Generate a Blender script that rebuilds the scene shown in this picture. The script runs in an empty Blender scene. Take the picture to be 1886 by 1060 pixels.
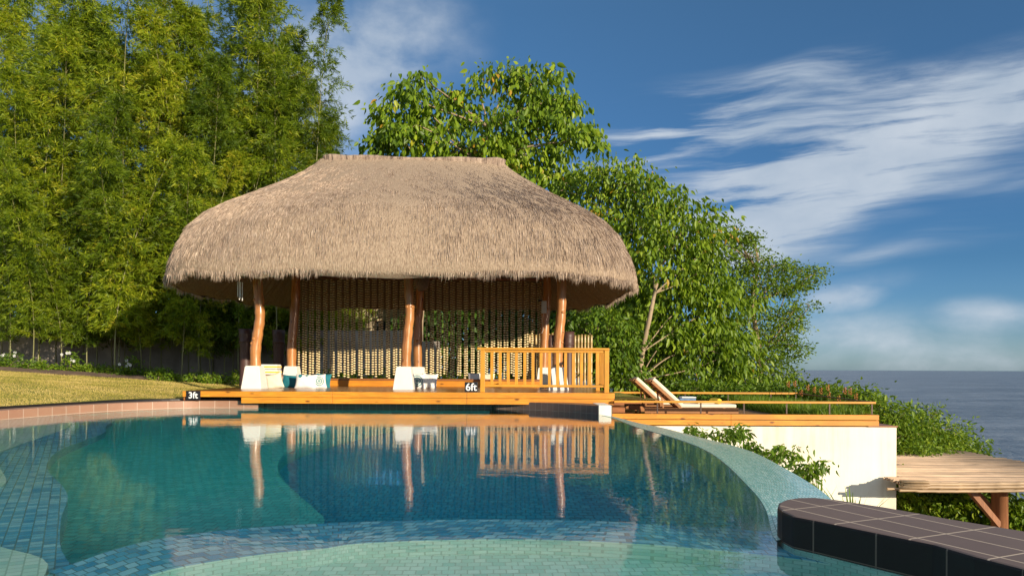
import bpy, math, random
import numpy as np
from mathutils import Vector, Matrix, Euler
random.seed(7); RNG = np.random.default_rng(11)
R = math.radians; PI = math.pi
S = bpy.context.scene
COL = S.collection
F, CH = 1300.0, 0.85          # focal length in photo pixels, eye height above the pool water
def yh(x): return 678 + (x-943)*0.005
def P(x, y, D): return Vector(((x-943)*D/F, D, CH-(y-yh(x))*D/F))
def PZ(x, y, z):              # the point of the plane at height z seen at a pixel of the photo
    D = (CH-z)*F/(y-yh(x)); return Vector(((x-943)*D/F, D, z))
SUN_AZ, SUN_EL = R(40), R(13)

# ---------------------------------------------------------------- materials
def newmat(name):
    m = bpy.data.materials.new(name); m.use_nodes = True
    nt = m.node_tree; nt.nodes.clear()
    out = nt.nodes.new('ShaderNodeOutputMaterial')
    return m, nt, out
def N(nt, t, **kw):
    n = nt.nodes.new(t)
    for k, v in kw.items():
        if k.startswith('i_'):
            n.inputs[k[2:].replace('_', ' ')].default_value = v
        else: setattr(n, k, v)
    return n
def L(nt, a, b): nt.links.new(a, b)
def rgba(c): return (c[0], c[1], c[2], 1)
def ramp(nt, fac, stops, interp='LINEAR'):
    r = N(nt, 'ShaderNodeValToRGB'); r.color_ramp.interpolation = interp
    e = r.color_ramp.elements
    while len(e) < len(stops): e.new(0.5)
    for i, (p, c) in enumerate(stops):
        e[i].position = p; e[i].color = rgba(c)
    L(nt, fac, r.inputs[0]); return r.outputs[0]
def coords(nt, scale=(1,1,1), kind='Object', rot=(0,0,0)):
    tc = N(nt, 'ShaderNodeTexCoord'); mp = N(nt, 'ShaderNodeMapping')
    mp.inputs['Scale'].default_value = scale; mp.inputs['Rotation'].default_value = rot
    L(nt, tc.outputs[kind], mp.inputs[0]); return mp.outputs[0]
def noise(nt, vec, scale, detail=4, rough=.55, dist=0):
    n = N(nt, 'ShaderNodeTexNoise'); n.inputs['Scale'].default_value = scale
    n.inputs['Detail'].default_value = detail; n.inputs['Roughness'].default_value = rough
    n.inputs['Distortion'].default_value = dist
    L(nt, vec, n.inputs['Vector']); return n.outputs[0]
def mixc(nt, fac, a, b, mode='MIX'):
    m = N(nt, 'ShaderNodeMix', data_type='RGBA', blend_type=mode)
    for s, v in ((0, fac), (6, a), (7, b)):
        if hasattr(v, 'is_linked'): L(nt, v, m.inputs[s])
        elif s == 0: m.inputs[0].default_value = v
        else: m.inputs[s].default_value = rgba(v)
    return m.outputs[2]
def math_(nt, op, a, b=None, c=None):
    m = N(nt, 'ShaderNodeMath', operation=op)
    for i, v in enumerate((a, b, c)):
        if v is None: continue
        if hasattr(v, 'is_linked'): L(nt, v, m.inputs[i])
        else: m.inputs[i].default_value = v
    return m.outputs[0]
def bump(nt, h, strength=.3, dist=.02):
    b = N(nt, 'ShaderNodeBump'); b.inputs['Strength'].default_value = strength
    b.inputs['Distance'].default_value = dist; L(nt, h, b.inputs['Height']); return b.outputs[0]
def principled(nt, out, col, rough=.6, normal=None, spec=.5, metal=0, coat=0):
    p = N(nt, 'ShaderNodeBsdfPrincipled')
    if hasattr(col, 'is_linked'): L(nt, col, p.inputs['Base Color'])
    else: p.inputs['Base Color'].default_value = rgba(col)
    if hasattr(rough, 'is_linked'): L(nt, rough, p.inputs['Roughness'])
    else: p.inputs['Roughness'].default_value = rough
    p.inputs['Specular IOR Level'].default_value = spec; p.inputs['Metallic'].default_value = metal
    p.inputs['Coat Weight'].default_value = coat; p.inputs['Coat Roughness'].default_value = .15
    if normal is not None: L(nt, normal, p.inputs['Normal'])
    if out: L(nt, p.outputs[0], out.inputs[0])
    return p
def flat(name, col, rough=.6, var=.12, scale=6, bmp=.15, metal=0, spec=.5):
    m, nt, out = newmat(name)
    v = coords(nt); n = noise(nt, v, scale, 5)
    lo = tuple(c*(1-var) for c in col); hi = tuple(min(1, c*(1+var)) for c in col)
    c = ramp(nt, n, [(.3, lo), (.7, hi)])
    principled(nt, out, c, rough, bump(nt, noise(nt, v, scale*8, 3), bmp, .004), spec, metal); return m
def wood(name, c1, c2, axis=0, rough=.4, plank=None, coat=0, knots=True, grain=1.0):
    m, nt, out = newmat(name)
    sc = [14*grain]*3; sc[axis] = .9*grain
    v = coords(nt, tuple(sc))
    n = noise(nt, v, 1.6, 6, .65, 1.2)
    big = noise(nt, coords(nt, (1.1,1.1,1.1)), 1.3, 3)
    c = ramp(nt, n, [(.28, c2), (.62, c1)])
    c = mixc(nt, ramp(nt, big, [(.38,(0,0,0)),(.66,(.85,.85,.85))]), c, tuple(a*.6 for a in c1), 'MIX')
    if knots:
        sv = [5.0]*3; sv[axis] = 2.0
        vo = N(nt, 'ShaderNodeTexVoronoi'); vo.inputs['Scale'].default_value = 1.0
        L(nt, coords(nt, tuple(sv)), vo.inputs['Vector'])
        k = ramp(nt, vo.outputs['Distance'], [(.05, (1,1,1)), (.14, (0,0,0))])
        c = mixc(nt, k, c, tuple(a*.35 for a in c2))
    h = n
    if plank:                                   # plank = (axis of the seams, width)
        sx = N(nt, 'ShaderNodeSeparateXYZ'); L(nt, coords(nt), sx.inputs[0])
        q = math_(nt, 'DIVIDE', sx.outputs[plank[0]], plank[1])
        fr = math_(nt, 'FRACT', q); idx = math_(nt, 'FLOOR', q)
        wn = N(nt, 'ShaderNodeTexWhiteNoise', noise_dimensions='1D'); L(nt, idx, wn.inputs['W'])
        c = mixc(nt, math_(nt, 'MULTIPLY', wn.outputs[0], .45), c, tuple(a*.6 for a in c2))
        seam = math_(nt, 'LESS_THAN', fr, .05)
        c = mixc(nt, seam, c, (.02,.01,.006))
        h = math_(nt, 'SUBTRACT', n, seam)
    principled(nt, out, c, rough, bump(nt, h, .25, .004), .5, 0, coat); return m
def tile(name, cols, mortar, w, h, rough=.25, msize=.006, off=.5, bmp=.3, spec=.5, grime=.25, mbias=0):
    m, nt, out = newmat(name)
    v = coords(nt, kind='UV')
    b = N(nt, 'ShaderNodeTexBrick', offset=off)
    L(nt, v, b.inputs['Vector'])
    b.inputs['Color1'].default_value = (0,0,0,1); b.inputs['Color2'].default_value = (1,1,1,1)
    b.inputs['Mortar'].default_value = (.5,.5,.5,1)
    b.inputs['Scale'].default_value = 1; b.inputs['Mortar Size'].default_value = msize
    b.inputs['Mortar Smooth'].default_value = .2; b.inputs['Bias'].default_value = mbias
    b.inputs['Brick Width'].default_value = w; b.inputs['Row Height'].default_value = h
    n = len(cols)
    c = ramp(nt, b.outputs['Color'], [(i/(n-1), cc) for i, cc in enumerate(cols)])
    g = noise(nt, v, 3.0, 6, .65)
    c = mixc(nt, math_(nt, 'MULTIPLY', g, grime), c, tuple(a*.45 for a in cols[0]))
    c = mixc(nt, b.outputs['Fac'], c, mortar)
    hh = math_(nt, 'SUBTRACT', math_(nt, 'MULTIPLY', noise(nt, v, 40, 2), .15), b.outputs['Fac'])
    principled(nt, out, c, rough, bump(nt, hh, bmp, .004), spec); return m
def leafmat(name, stops, trans=.35, rough=.45, vary=0.0):
    m, nt, out = newmat(name)
    a = N(nt, 'ShaderNodeAttribute', attribute_name='rnd')
    oi = N(nt, 'ShaderNodeObjectInfo'); c = ramp(nt, math_(nt, 'MULTIPLY_ADD', oi.outputs['Random'], vary, math_(nt, 'SUBTRACT', a.outputs['Fac'], vary/2)), stops)
    p = principled(nt, None, c, rough, None, .35)
    t = N(nt, 'ShaderNodeBsdfTranslucent')
    tc = mixc(nt, .5, c, (.30,.42,.02), 'MIX'); L(nt, tc, t.inputs[0])
    mx = N(nt, 'ShaderNodeMixShader'); mx.inputs[0].default_value = trans
    L(nt, p.outputs[0], mx.inputs[1]); L(nt, t.outputs[0], mx.inputs[2]); L(nt, mx.outputs[0], out.inputs[0])
    return m
M = {}
M['deck'] = wood('deck_wood', (.56,.235,.052), (.30,.10,.02), 0, .28, (1,.12), .3)
M['fascia'] = wood('fascia_wood', (.84,.33,.022), (.46,.14,.010), 0, .5, None, 0, grain=1.4)
M['rail'] = wood('railing_wood', (.78,.36,.028), (.50,.18,.012), 2, .48, None, 0, False, 1.6)
M['railx'] = wood('top_rail_wood', (.78,.36,.028), (.48,.17,.012), 0, .48, None, 0, False, 1.6)
M['brownwood'] = wood('brown_stained_wood', (.40,.15,.045), (.20,.065,.02), 0, .45)
M['redplank'] = wood('terrace_planks', (.42,.19,.09), (.27,.10,.045), 0, .45, (1,.11))
M['post'] = wood('varnished_trunk', (.62,.27,.08), (.22,.065,.018), 2, .34, None, .2, True, .9)
M['darkpillar'] = wood('dark_purple_brown_wood', (.10,.045,.035), (.035,.014,.012), 2, .5, None, 0, False, 2)
M['lounger'] = wood('lounger_teak', (.50,.22,.075), (.28,.10,.03), 0, .4)
M['footing'] = flat('painted_concrete', (.80,.77,.70), .6, .05, 3)
def m_plaster():
    m, nt, out = newmat('cream_plaster')
    n = noise(nt, coords(nt, (3.5,3.5,.35)), 1.0, 6, .65); b = noise(nt, coords(nt), .9, 4)
    c = ramp(nt, math_(nt, 'ADD', math_(nt, 'MULTIPLY', n, .6), math_(nt, 'MULTIPLY', b, .4)), [(.36, (.66,.60,.47)), (.5, (.82,.77,.64)), (.66, (.88,.84,.72))])
    principled(nt, out, c, .85, bump(nt, noise(nt, coords(nt), 30, 4), .3, .004), .3); return m
M['plaster'] = m_plaster()
M['metal'] = flat('brown_metal', (.09,.055,.04), .45, .2, 8, .1, .3)
M['white'] = flat('white_fabric', (.78,.77,.73), .9, .05, 9, .4)
M['cream'] = flat('cream_fabric', (.75,.68,.52), .9, .05, 9, .4)
M['yellow'] = flat('yellow_fabric', (.80,.58,.05), .9, .1, 9, .3)
M['teal'] = flat('teal_fabric', (.012,.17,.21), .85, .15, 9, .4)
M['tealprint'] = flat('grey_teal_print', (.17,.30,.29), .9, .35, 60, .1)
M['blue'] = flat('blue_towel', (.12,.2,.33), .9, .2, 20, .3)
M['red'] = flat('red_cloth', (.5,.03,.02), .8, .2, 10)
M['grey'] = flat('grey_plastic', (.55,.55,.53), .4, .05, 10)
M['black'] = flat('black_plaque', (.012,.012,.014), .35, .2, 20)
M['letter'] = flat('white_lettering', (.85,.85,.83), .6, .02, 20)
M['wall'] = flat('weathered_render', (.30,.26,.22), .9, .5, .9, .5)
M['stone'] = flat('rubble_stone', (.42,.34,.22), .9, .55, 2.4, 1.0)
M['dark'] = flat('dark_opening', (.012,.011,.010), .5, .1)
M['soil'] = flat('brown_soil', (.16,.10,.065), .95, .35, 3, .8)
M['bamboo'] = wood('dry_bamboo', (.62,.45,.20), (.38,.24,.09), 2, .35, None, .1, False, 1.2)
M['reed'] = wood('sun_bleached_reed', (.74,.53,.35), (.46,.30,.18), 0, .6, (1,.055), 0, False, 1.6)
M['pole'] = wood('bamboo_pole', (.50,.34,.19), (.30,.19,.10), 0, .5, None, 0, False, 1.0)
M['log'] = wood('pergola_log', (.33,.14,.06), (.17,.065,.03), 2, .6, None, 0, False, .8)
M['culm'] = wood('bamboo_culm', (.26,.24,.09), (.11,.12,.04), 2, .4, None, 0, False, .5)
M['bark'] = wood('pale_bark', (.42,.31,.19), (.24,.17,.10), 2, .8, None, 0, False, .6)
M['beadL'] = flat('coconut_bead', (.88,.64,.35), .35, .35, 25, .3)
M['beadD'] = flat('bead_knot', (.13,.06,.025), .6, .3, 25)
TEALS = [(.03,.16,.20),(.05,.24,.27),(.09,.33,.35),(.04,.20,.28)]
M['t_deep'] = tile('deep_pool_mosaic', [(.02,.42,.66),(.04,.52,.76),(.09,.62,.82),(.03,.46,.70)], (.03,.26,.38), .08,.08,.3)
M['t_mid'] = tile('teal_pool_mosaic', [(.06,.60,.58),(.10,.70,.66),(.16,.78,.73),(.08,.64,.61)], (.08,.44,.42), .08,.08,.3)
M['t_step'] = tile('blue_step_mosaic', [(.03,.32,.55),(.06,.46,.70),(.30,.70,.84),(.04,.38,.62)], (.08,.25,.32), .062,.058,.3, .004)
M['t_light'] = tile('pale_turquoise_mosaic', [(.34,.72,.66),(.46,.82,.75),(.62,.90,.84),(.40,.76,.70)], (.30,.54,.48), .062,.058,.3, .0035)
M['t_edge'] = tile('weir_mosaic', [(.22,.52,.49),(.33,.64,.60),(.52,.78,.73),(.26,.56,.53)], (.12,.27,.26), .06,.06,.2, .005, .5, .6, .6)
M['t_terra'] = tile('terracotta_tile', [(.36,.19,.12),(.42,.225,.145),(.39,.20,.13)], (.55,.42,.33), .30,.40,.55, .006, 0)
M['t_brown'] = tile('brown_wall_tile', [(.11,.07,.055),(.15,.095,.075),(.12,.08,.065)], (.26,.20,.16), .145,.40,.4, .004, 0)
M['t_top'] = tile('brown_top_tile', [(.19,.13,.105),(.225,.155,.125),(.205,.14,.115)], (.62,.48,.34), 0.33,.185,.65, .0048, 0, .4, .3, .6)
M['t_black'] = tile('black_wall_tile', [(.022,.016,.013),(.030,.022,.018),(.026,.019,.015)], (.16,.12,.09), .30,3.0,.5, .004, 0, .3, .25, .5)
M['paving'] = tile('grey_paving', [(.25,.22,.2),(.3,.27,.24),(.27,.24,.22)], (.2,.18,.16), .4,.4,.6, .006, 0)

def m_thatch():
    m, nt, out = newmat('dry_thatch')
    a = N(nt, 'ShaderNodeAttribute', attribute_name='rnd')
    c = ramp(nt, a.outputs['Fac'], [(0, (.26,.185,.135)), (.35, (.46,.345,.255)), (.7, (.62,.475,.355)), (1, (.80,.64,.48))])
    n = noise(nt, coords(nt, (1.0,1.0,.35)), 1.4, 4)
    c = mixc(nt, ramp(nt, n, [(.38, (0,0,0)), (.62, (.55,.55,.55))]), c, (.33,.26,.215))
    st = noise(nt, coords(nt, (7,7,.5)), 1.0, 5, .6)
    c = mixc(nt, ramp(nt, st, [(.42, (0,0,0)), (.68, (.75,.75,.75))]), c, (.28,.20,.155))
    principled(nt, out, c, .85, None, .2); return m
M['thatch'] = m_thatch()
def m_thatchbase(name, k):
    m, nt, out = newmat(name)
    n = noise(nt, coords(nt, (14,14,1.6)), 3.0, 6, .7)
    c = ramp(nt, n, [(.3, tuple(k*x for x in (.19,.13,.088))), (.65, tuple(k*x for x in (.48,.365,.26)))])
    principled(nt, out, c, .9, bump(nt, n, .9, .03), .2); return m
def m_ridge():
    m, nt, out = newmat('thatch_ridge_mat')
    n = noise(nt, coords(nt, (5,5,1.0)), 1.6, 4, .7); f = noise(nt, coords(nt, (16,16,2)), 3.0, 5, .7)
    c = ramp(nt, math_(nt, 'ADD', math_(nt, 'MULTIPLY', n, .7), math_(nt, 'MULTIPLY', f, .3)), [(.40, (.13,.095,.075)), (.50, (.34,.25,.19)), (.62, (.50,.385,.29))])
    principled(nt, out, c, .9, bump(nt, f, .9, .03), .2); return m
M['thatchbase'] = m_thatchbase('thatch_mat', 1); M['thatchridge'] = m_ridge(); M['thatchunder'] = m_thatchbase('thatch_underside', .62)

M['l_bamboo'] = leafmat('bamboo_leaf', [(0,(.045,.085,.008)),(.4,(.17,.25,.012)),(.75,(.36,.42,.018)),(1,(.58,.50,.04))], .42, .45, .6)
M['l_tree'] = leafmat('broad_leaf', [(0,(.05,.105,.010)),(.5,(.19,.30,.016)),(.9,(.38,.47,.03)),(1,(.52,.30,.03))], .42, .42)
M['l_fine'] = leafmat('small_leaf', [(0,(.05,.105,.010)),(.5,(.15,.25,.016)),(1,(.30,.36,.03))], .38)
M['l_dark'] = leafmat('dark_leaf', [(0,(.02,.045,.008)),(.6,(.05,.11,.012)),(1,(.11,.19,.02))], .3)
M['l_shrub'] = leafmat('shrub_leaf', [(0,(.045,.10,.010)),(.5,(.14,.24,.015)),(1,(.30,.38,.025))], .38, .45, .25)
M['petalw'] = flat('white_petal', (.75,.75,.72), .7, .05)
M['petalo'] = flat('orange_petal', (.75,.22,.08), .7, .2)
M['l_grass'] = leafmat('lawn_blade', [(0,(.18,.20,.025)),(.5,(.52,.41,.10)),(1,(.72,.54,.22))], .3, .7)

def m_lawn():
    m, nt, out = newmat('dry_lawn')
    v = coords(nt)
    n1 = noise(nt, v, .55, 4, .6); n2 = noise(nt, v, 9, 5, .7)
    c = ramp(nt, n1, [(.35, (.24,.26,.045)), (.5, (.48,.38,.11)), (.65, (.56,.40,.15))])
    c = mixc(nt, ramp(nt, n2, [(.4,(0,0,0)),(.65,(.7,.7,.7))]), c, (.16,.20,.02))
    principled(nt, out, c, .95, bump(nt, noise(nt, v, 30, 4), 1, .03), .1); return m
M['lawn'] = m_lawn()

def m_water():
    m, nt, out = newmat('pool_water')
    v = coords(nt, (1,1.6,1))
    n1 = noise(nt, v, 2.6, 3, .5, .3); n2 = noise(nt, v, 11.0, 2, .5)
    # calmer near the far deck, livelier near the viewer's right
    h = math_(nt, 'ADD', math_(nt, 'MULTIPLY', n1, .75), math_(nt, 'MULTIPLY', n2, .22))
    g = N(nt, 'ShaderNodeBsdfGlass', i_IOR=1.333, i_Roughness=0.0)
    g.inputs['Color'].default_value = (1,1,1,1)
    L(nt, bump(nt, h, .07, .03), g.inputs['Normal'])
    L(nt, g.outputs[0], out.inputs[0])
    va = N(nt, 'ShaderNodeVolumeAbsorption'); va.inputs['Color'].default_value = (.36,.88,.90,1)
    va.inputs['Density'].default_value = .40
    L(nt, va.outputs[0], out.inputs['Volume']); return m
M['water'] = m_water()
def m_sea():
    m, nt, out = newmat('sea_surface')
    v = coords(nt, (1, .55, 1))
    n1 = noise(nt, v, .035, 6, .62, .5); n2 = noise(nt, v, .25, 5, .7)
    h = math_(nt, 'ADD', n1, math_(nt, 'MULTIPLY', n2, .35))
    big = noise(nt, coords(nt, (1,3,1)), .004, 4)
    rip = noise(nt, coords(nt, (.35,1.2,1)), .06, 8, .75)
    c = ramp(nt, math_(nt, 'ADD', math_(nt, 'MULTIPLY', big, .4), math_(nt, 'MULTIPLY', rip, .6)), [(.38, (.085,.10,.115)), (.5, (.16,.18,.20)), (.62, (.27,.29,.31))])
    principled(nt, out, c, .35, bump(nt, h, .9, 5.0), .5); return m
M['sea'] = m_sea()

# ---------------------------------------------------------------- mesh helpers
class MB:
    def __init__(s): s.v=[]; s.f=[]; s.uv=[]; s.mi=[]
    def face(s, pts, uv=None, mi=0):
        b = len(s.v); s.v += [tuple(p) for p in pts]; s.f.append(tuple(range(b, b+len(pts)))); s.uv.append(uv); s.mi.append(mi)
    def grid(s, rows, closed=False, uvs=None, mi=0):      # rows of points -> quads sharing vertices
        b = len(s.v); n = len(rows[0])
        for r in rows: s.v += [tuple(p) for p in r]
        for i in range(len(rows)-1):
            for j in range(n if closed else n-1):
                k = (j+1) % n
                s.f.append((b+i*n+j, b+i*n+k, b+(i+1)*n+k, b+(i+1)*n+j)); s.mi.append(mi)
                s.uv.append(None if uvs is None else [uvs[i][j], uvs[i][k], uvs[i+1][k], uvs[i+1][j]])
        return b
    def box(s, x0,x1,y0,y1,z0,z1, T=None):
        c = [(x0,y0,z0),(x1,y0,z0),(x1,y1,z0),(x0,y1,z0),(x0,y0,z1),(x1,y0,z1),(x1,y1,z1),(x0,y1,z1)]
        if T is not None: c = [tuple(T @ Vector(p)) for p in c]
        b = len(s.v); s.v += c
        for q in ((3,2,1,0),(4,5,6,7),(0,1,5,4),(1,2,6,5),(2,3,7,6),(3,0,4,7)):
            s.f.append(tuple(b+i for i in q)); s.uv.append(None); s.mi.append(0)
    def bar(s, a, b_, w, h):                               # box beam between two points
        a = Vector(a); b_ = Vector(b_); d = b_-a; q = d.to_track_quat('X', 'Z').to_matrix().to_4x4()
        T = Matrix.Translation(a) @ q; s.box(0, d.length, -w/2, w/2, -h/2, h/2, T)
    def tube(s, path, rad, n=8, mi=0, jit=0):
        path = [Vector(p) for p in path]; rows = []
        for i, p in enumerate(path):
            d = (path[min(i+1, len(path)-1)] - path[max(i-1, 0)]).normalized()
            up = Vector((1,0,0)) if abs(d.z) > .7 else Vector((0,0,1))
            u = d.cross(up).normalized(); w = d.cross(u).normalized()
            r = rad[i] if hasattr(rad, '__len__') else rad
            rows.append([p + (u*math.cos(2*PI*k/n)+w*math.sin(2*PI*k/n))*r*(1+jit*random.uniform(-1,1)) for k in range(n)])
        b = s.grid(rows, True, None, mi)
        s.f.append(tuple(range(b, b+n))); s.uv.append(None); s.mi.append(mi)
        e = b+(len(rows)-1)*n; s.f.append(tuple(reversed(range(e, e+n)))); s.uv.append(None); s.mi.append(mi)
    def lathe(s, prof, n=16, c=(0,0,0), mi=0):
        s.grid([[(c[0]+r*math.cos(2*PI*k/n), c[1]+r*math.sin(2*PI*k/n), c[2]+z) for k in range(n)] for r, z in prof], True, None, mi)
    def prism(s, poly, z0, z1, bottom=True, uvdir=None):
        n = len(poly); acc = 0; cs = [0]
        for i in range(n):
            a = poly[i]; b = poly[(i+1) % n]; acc += math.hypot(b[0]-a[0], b[1]-a[1]); cs.append(acc)
        a = sum(poly[i][0]*poly[(i+1)%n][1]-poly[(i+1)%n][0]*poly[i][1] for i in range(n))
        b0 = len(s.v); s.v += [(p[0],p[1],z0) for p in poly] + [(p[0],p[1],z1) for p in poly]
        top = tuple(range(b0+n, b0+2*n)); bot = tuple(reversed(range(b0, b0+n)))
        ang = uvdir or 0; ca, sa = math.cos(ang), math.sin(ang)
        U = lambda p: (p[0]*ca+p[1]*sa, -p[0]*sa+p[1]*ca)
        s.f.append(top if a > 0 else tuple(reversed(top))); s.uv.append([U(s.v[i]) for i in s.f[-1]]); s.mi.append(0)
        if bottom: s.f.append(bot if a > 0 else tuple(reversed(bot))); s.uv.append(None); s.mi.append(0)
        for i in range(n):
            k = (i+1) % n; q = (b0+i, b0+k, b0+n+k, b0+n+i)
            uv = [(cs[i],z0),(cs[i+1],z0),(cs[i+1],z1),(cs[i],z1)]
            if a <= 0: q = q[::-1]; uv = uv[::-1]
            s.f.append(q); s.uv.append(uv); s.mi.append(1 if False else 0)
    def build(s, name, mat, parent=None, smooth=False, bevel=0, mats=None, loc=None):
        me = bpy.data.meshes.new(name); me.from_pydata([tuple(v) for v in s.v], [], s.f)
        for mm in (mats or [mat]): me.materials.append(mm)
        uvl = me.uv_layers.new(name='UVMap'); buf = []
        for p, uv in zip(me.polygons, s.uv):
            if uv is None:
                nn = p.normal; a = max(range(3), key=lambda i: abs(nn[i])); ax = [i for i in (0,1,2) if i != a]
                for vi in p.vertices:
                    co = me.vertices[vi].co; buf += [co[ax[0]], co[ax[1]]]
            else:
                for q in uv: buf += [q[0], q[1]]
        uvl.data.foreach_set('uv', buf)
        if mats: me.polygons.foreach_set('material_index', s.mi)
        if smooth: me.polygons.foreach_set('use_smooth', [True]*len(me.polygons))
        return link(name, me, parent, bevel, loc)
def link(name, me, parent=None, bevel=0, loc=None):
    o = bpy.data.objects.new(name, me); COL.objects.link(o)
    if parent is not None: o.parent = parent
    if loc is not None: o.location = loc
    if bevel:
        b = o.modifiers.new('bevel', 'BEVEL'); b.width = bevel; b.segments = 2; b.limit_method = 'ANGLE'
    return o
def empty(name, loc=(0,0,0), rz=0):
    o = bpy.data.objects.new(name, None); COL.objects.link(o); o.location = loc; o.rotation_euler[2] = rz
    o.empty_display_size = .2; return o
def tag(o, label=None, cat=None, group=None, kind=None):
    for k, v in (('label', label), ('category', cat), ('group', group), ('kind', kind)):
        if v: o[k] = v
    return o
def struct(o, label=None): return tag(o, label, None, None, 'structure')
def copy_tree(o, parent=None):
    c = o.copy(); COL.objects.link(c)
    if parent is not None: c.parent = parent
    for ch in list(o.children): copy_tree(ch, c)
    return c
def smooth_curve(pts, k=6):                                 # Catmull-Rom
    out = []; n = len(pts)
    for i in range(n-1):
        p0, p1, p2, p3 = (Vector(pts[max(i-1,0)]), Vector(pts[i]), Vector(pts[i+1]), Vector(pts[min(i+2,n-1)]))
        for j in range(k):
            t = j/k
            out.append(.5*((2*p1)+(-p0+p2)*t+(2*p0-5*p1+4*p2-p3)*t*t+(-p0+3*p1-3*p2+p3)*t**3))
    out.append(Vector(pts[-1])); return out
def offset(curve, d):
    o = []
    for i, p in enumerate(curve):
        t = (curve[min(i+1,len(curve)-1)]-curve[max(i-1,0)]); nn = Vector((-t.y, t.x)).normalized()
        o.append(Vector((p.x+nn.x*d, p.y+nn.y*d)))
    return o

# leaf cloud: numpy arrays of bases, directions, sizes
def unit(a): return a/np.maximum(np.linalg.norm(a, axis=1, keepdims=True), 1e-9)
def leafmesh(name, B, Dv, Ln, Wd, rnd, kite=False, fold=.25, seed=0):
    rg = np.random.default_rng(seed+5); n = len(B)
    Dv = unit(Dv); ref = unit(rg.normal(size=(n,3))+np.array([0,0,.3])); W = unit(np.cross(Dv, ref)); Nn = np.cross(W, Dv)
    Ln = Ln[:,None]; Wd = Wd[:,None]
    if kite:
        vs = [B, B+Dv*Ln*.35+W*Wd*.5+Nn*Wd*fold, B+Dv*Ln, B+Dv*Ln*.35-W*Wd*.5+Nn*Wd*fold]
        fl = [(0,1,2),(0,2,3)]; k = 4; m = 3
    else:
        vs = [B, B+Dv*Ln*.18+W*Wd*.42+Nn*Wd*fold, B+Dv*Ln*.5+W*Wd*.48+Nn*Wd*fold, B+Dv*Ln-Nn*Ln*.12,
              B+Dv*Ln*.5-W*Wd*.48+Nn*Wd*fold, B+Dv*Ln*.18-W*Wd*.42+Nn*Wd*fold]
        fl = [(0,1,2,3),(0,3,4,5)]; k = 6; m = 4
    V = np.stack(vs, 1).reshape(-1, 3)
    base = (np.arange(n)*k)[:,None,None]; Fc = (base+np.array(fl)[None]).reshape(-1)
    nf = n*2; me = bpy.data.meshes.new(name)
    me.vertices.add(len(V)); me.vertices.foreach_set('co', V.astype(np.float32).ravel())
    me.loops.add(nf*m); me.loops.foreach_set('vertex_index', Fc.astype(np.int32))
    me.polygons.add(nf); me.polygons.foreach_set('loop_start', (np.arange(nf)*m).astype(np.int32))
    at = me.attributes.new('rnd', 'FLOAT', 'FACE'); at.data.foreach_set('value', np.repeat(np.clip(rnd,0,1), 2).astype(np.float32))
    me.update(calc_edges=True); return me

exec_parts = []
# ---------------------------------------------------------------- camera, light, sky
cam = bpy.data.cameras.new('camera'); co = bpy.data.objects.new('camera', cam); COL.objects.link(co)
cam.sensor_width = 36; cam.lens = F/1886*36; cam.shift_y = (678-530)/1886; cam.clip_end = 200000; cam.clip_start = .05
co.location = (0,0,CH); co.rotation_euler = (Matrix.Rotation(R(90), 4, 'X') @ Matrix.Rotation(0.005, 4, 'Z')).to_euler()
S.camera = co
sd = Vector((math.sin(SUN_AZ)*math.cos(SUN_EL), -math.cos(SUN_AZ)*math.cos(SUN_EL), math.sin(SUN_EL)))
sl = bpy.data.lights.new('sun', 'SUN'); sl.energy = 4.8; sl.angle = R(.53); sl.color = (1, .86, .66)
so = bpy.data.objects.new('sun', sl); COL.objects.link(so); so.rotation_euler = (-sd).to_track_quat('-Z', 'Y').to_euler()
so.location = (20,-20,15)

W = bpy.data.worlds.new('World'); S.world = W; W.use_nodes = True; nt = W.node_tree; nt.nodes.clear()
wo = N(nt, 'ShaderNodeOutputWorld'); bg = N(nt, 'ShaderNodeBackground'); L(nt, bg.outputs[0], wo.inputs[0])
sky = N(nt, 'ShaderNodeTexSky', sky_type='NISHITA', sun_disc=False, sun_elevation=SUN_EL, sun_rotation=PI-SUN_AZ,
        air_density=1.0, dust_density=.6, ozone_density=1.6, altitude=50)
bg.inputs['Strength'].default_value = .15
tc = N(nt, 'ShaderNodeTexCoord'); sx = N(nt, 'ShaderNodeSeparateXYZ'); L(nt, tc.outputs['Generated'], sx.inputs[0])
az = math_(nt, 'ARCTAN2', sx.outputs[0], sx.outputs[1]); el = math_(nt, 'ARCSINE', sx.outputs[2])
cb = N(nt, 'ShaderNodeCombineXYZ'); L(nt, az, cb.inputs[0]); L(nt, el, cb.inputs[1])
def ang(px, py):
    u = (px-943)/F; v = (yh(px)-py)/F; a = math.atan(u); return a, math.atan(v*math.cos(a))
warp = N(nt, 'ShaderNodeTexNoise'); warp.inputs['Scale'].default_value = 3.2; warp.inputs['Detail'].default_value = 3
L(nt, cb.outputs[0], warp.inputs['Vector'])
wv = N(nt, 'ShaderNodeVectorMath', operation='MULTIPLY_ADD'); L(nt, warp.outputs['Color'], wv.inputs[0])
wv.inputs[1].default_value = (.10,.05,0); wv.inputs[2].default_value = (-.05,-.025,0)
wa = N(nt, 'ShaderNodeVectorMath', operation='ADD'); L(nt, cb.outputs[0], wa.inputs[0]); L(nt, wv.outputs[0], wa.inputs[1])
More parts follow.
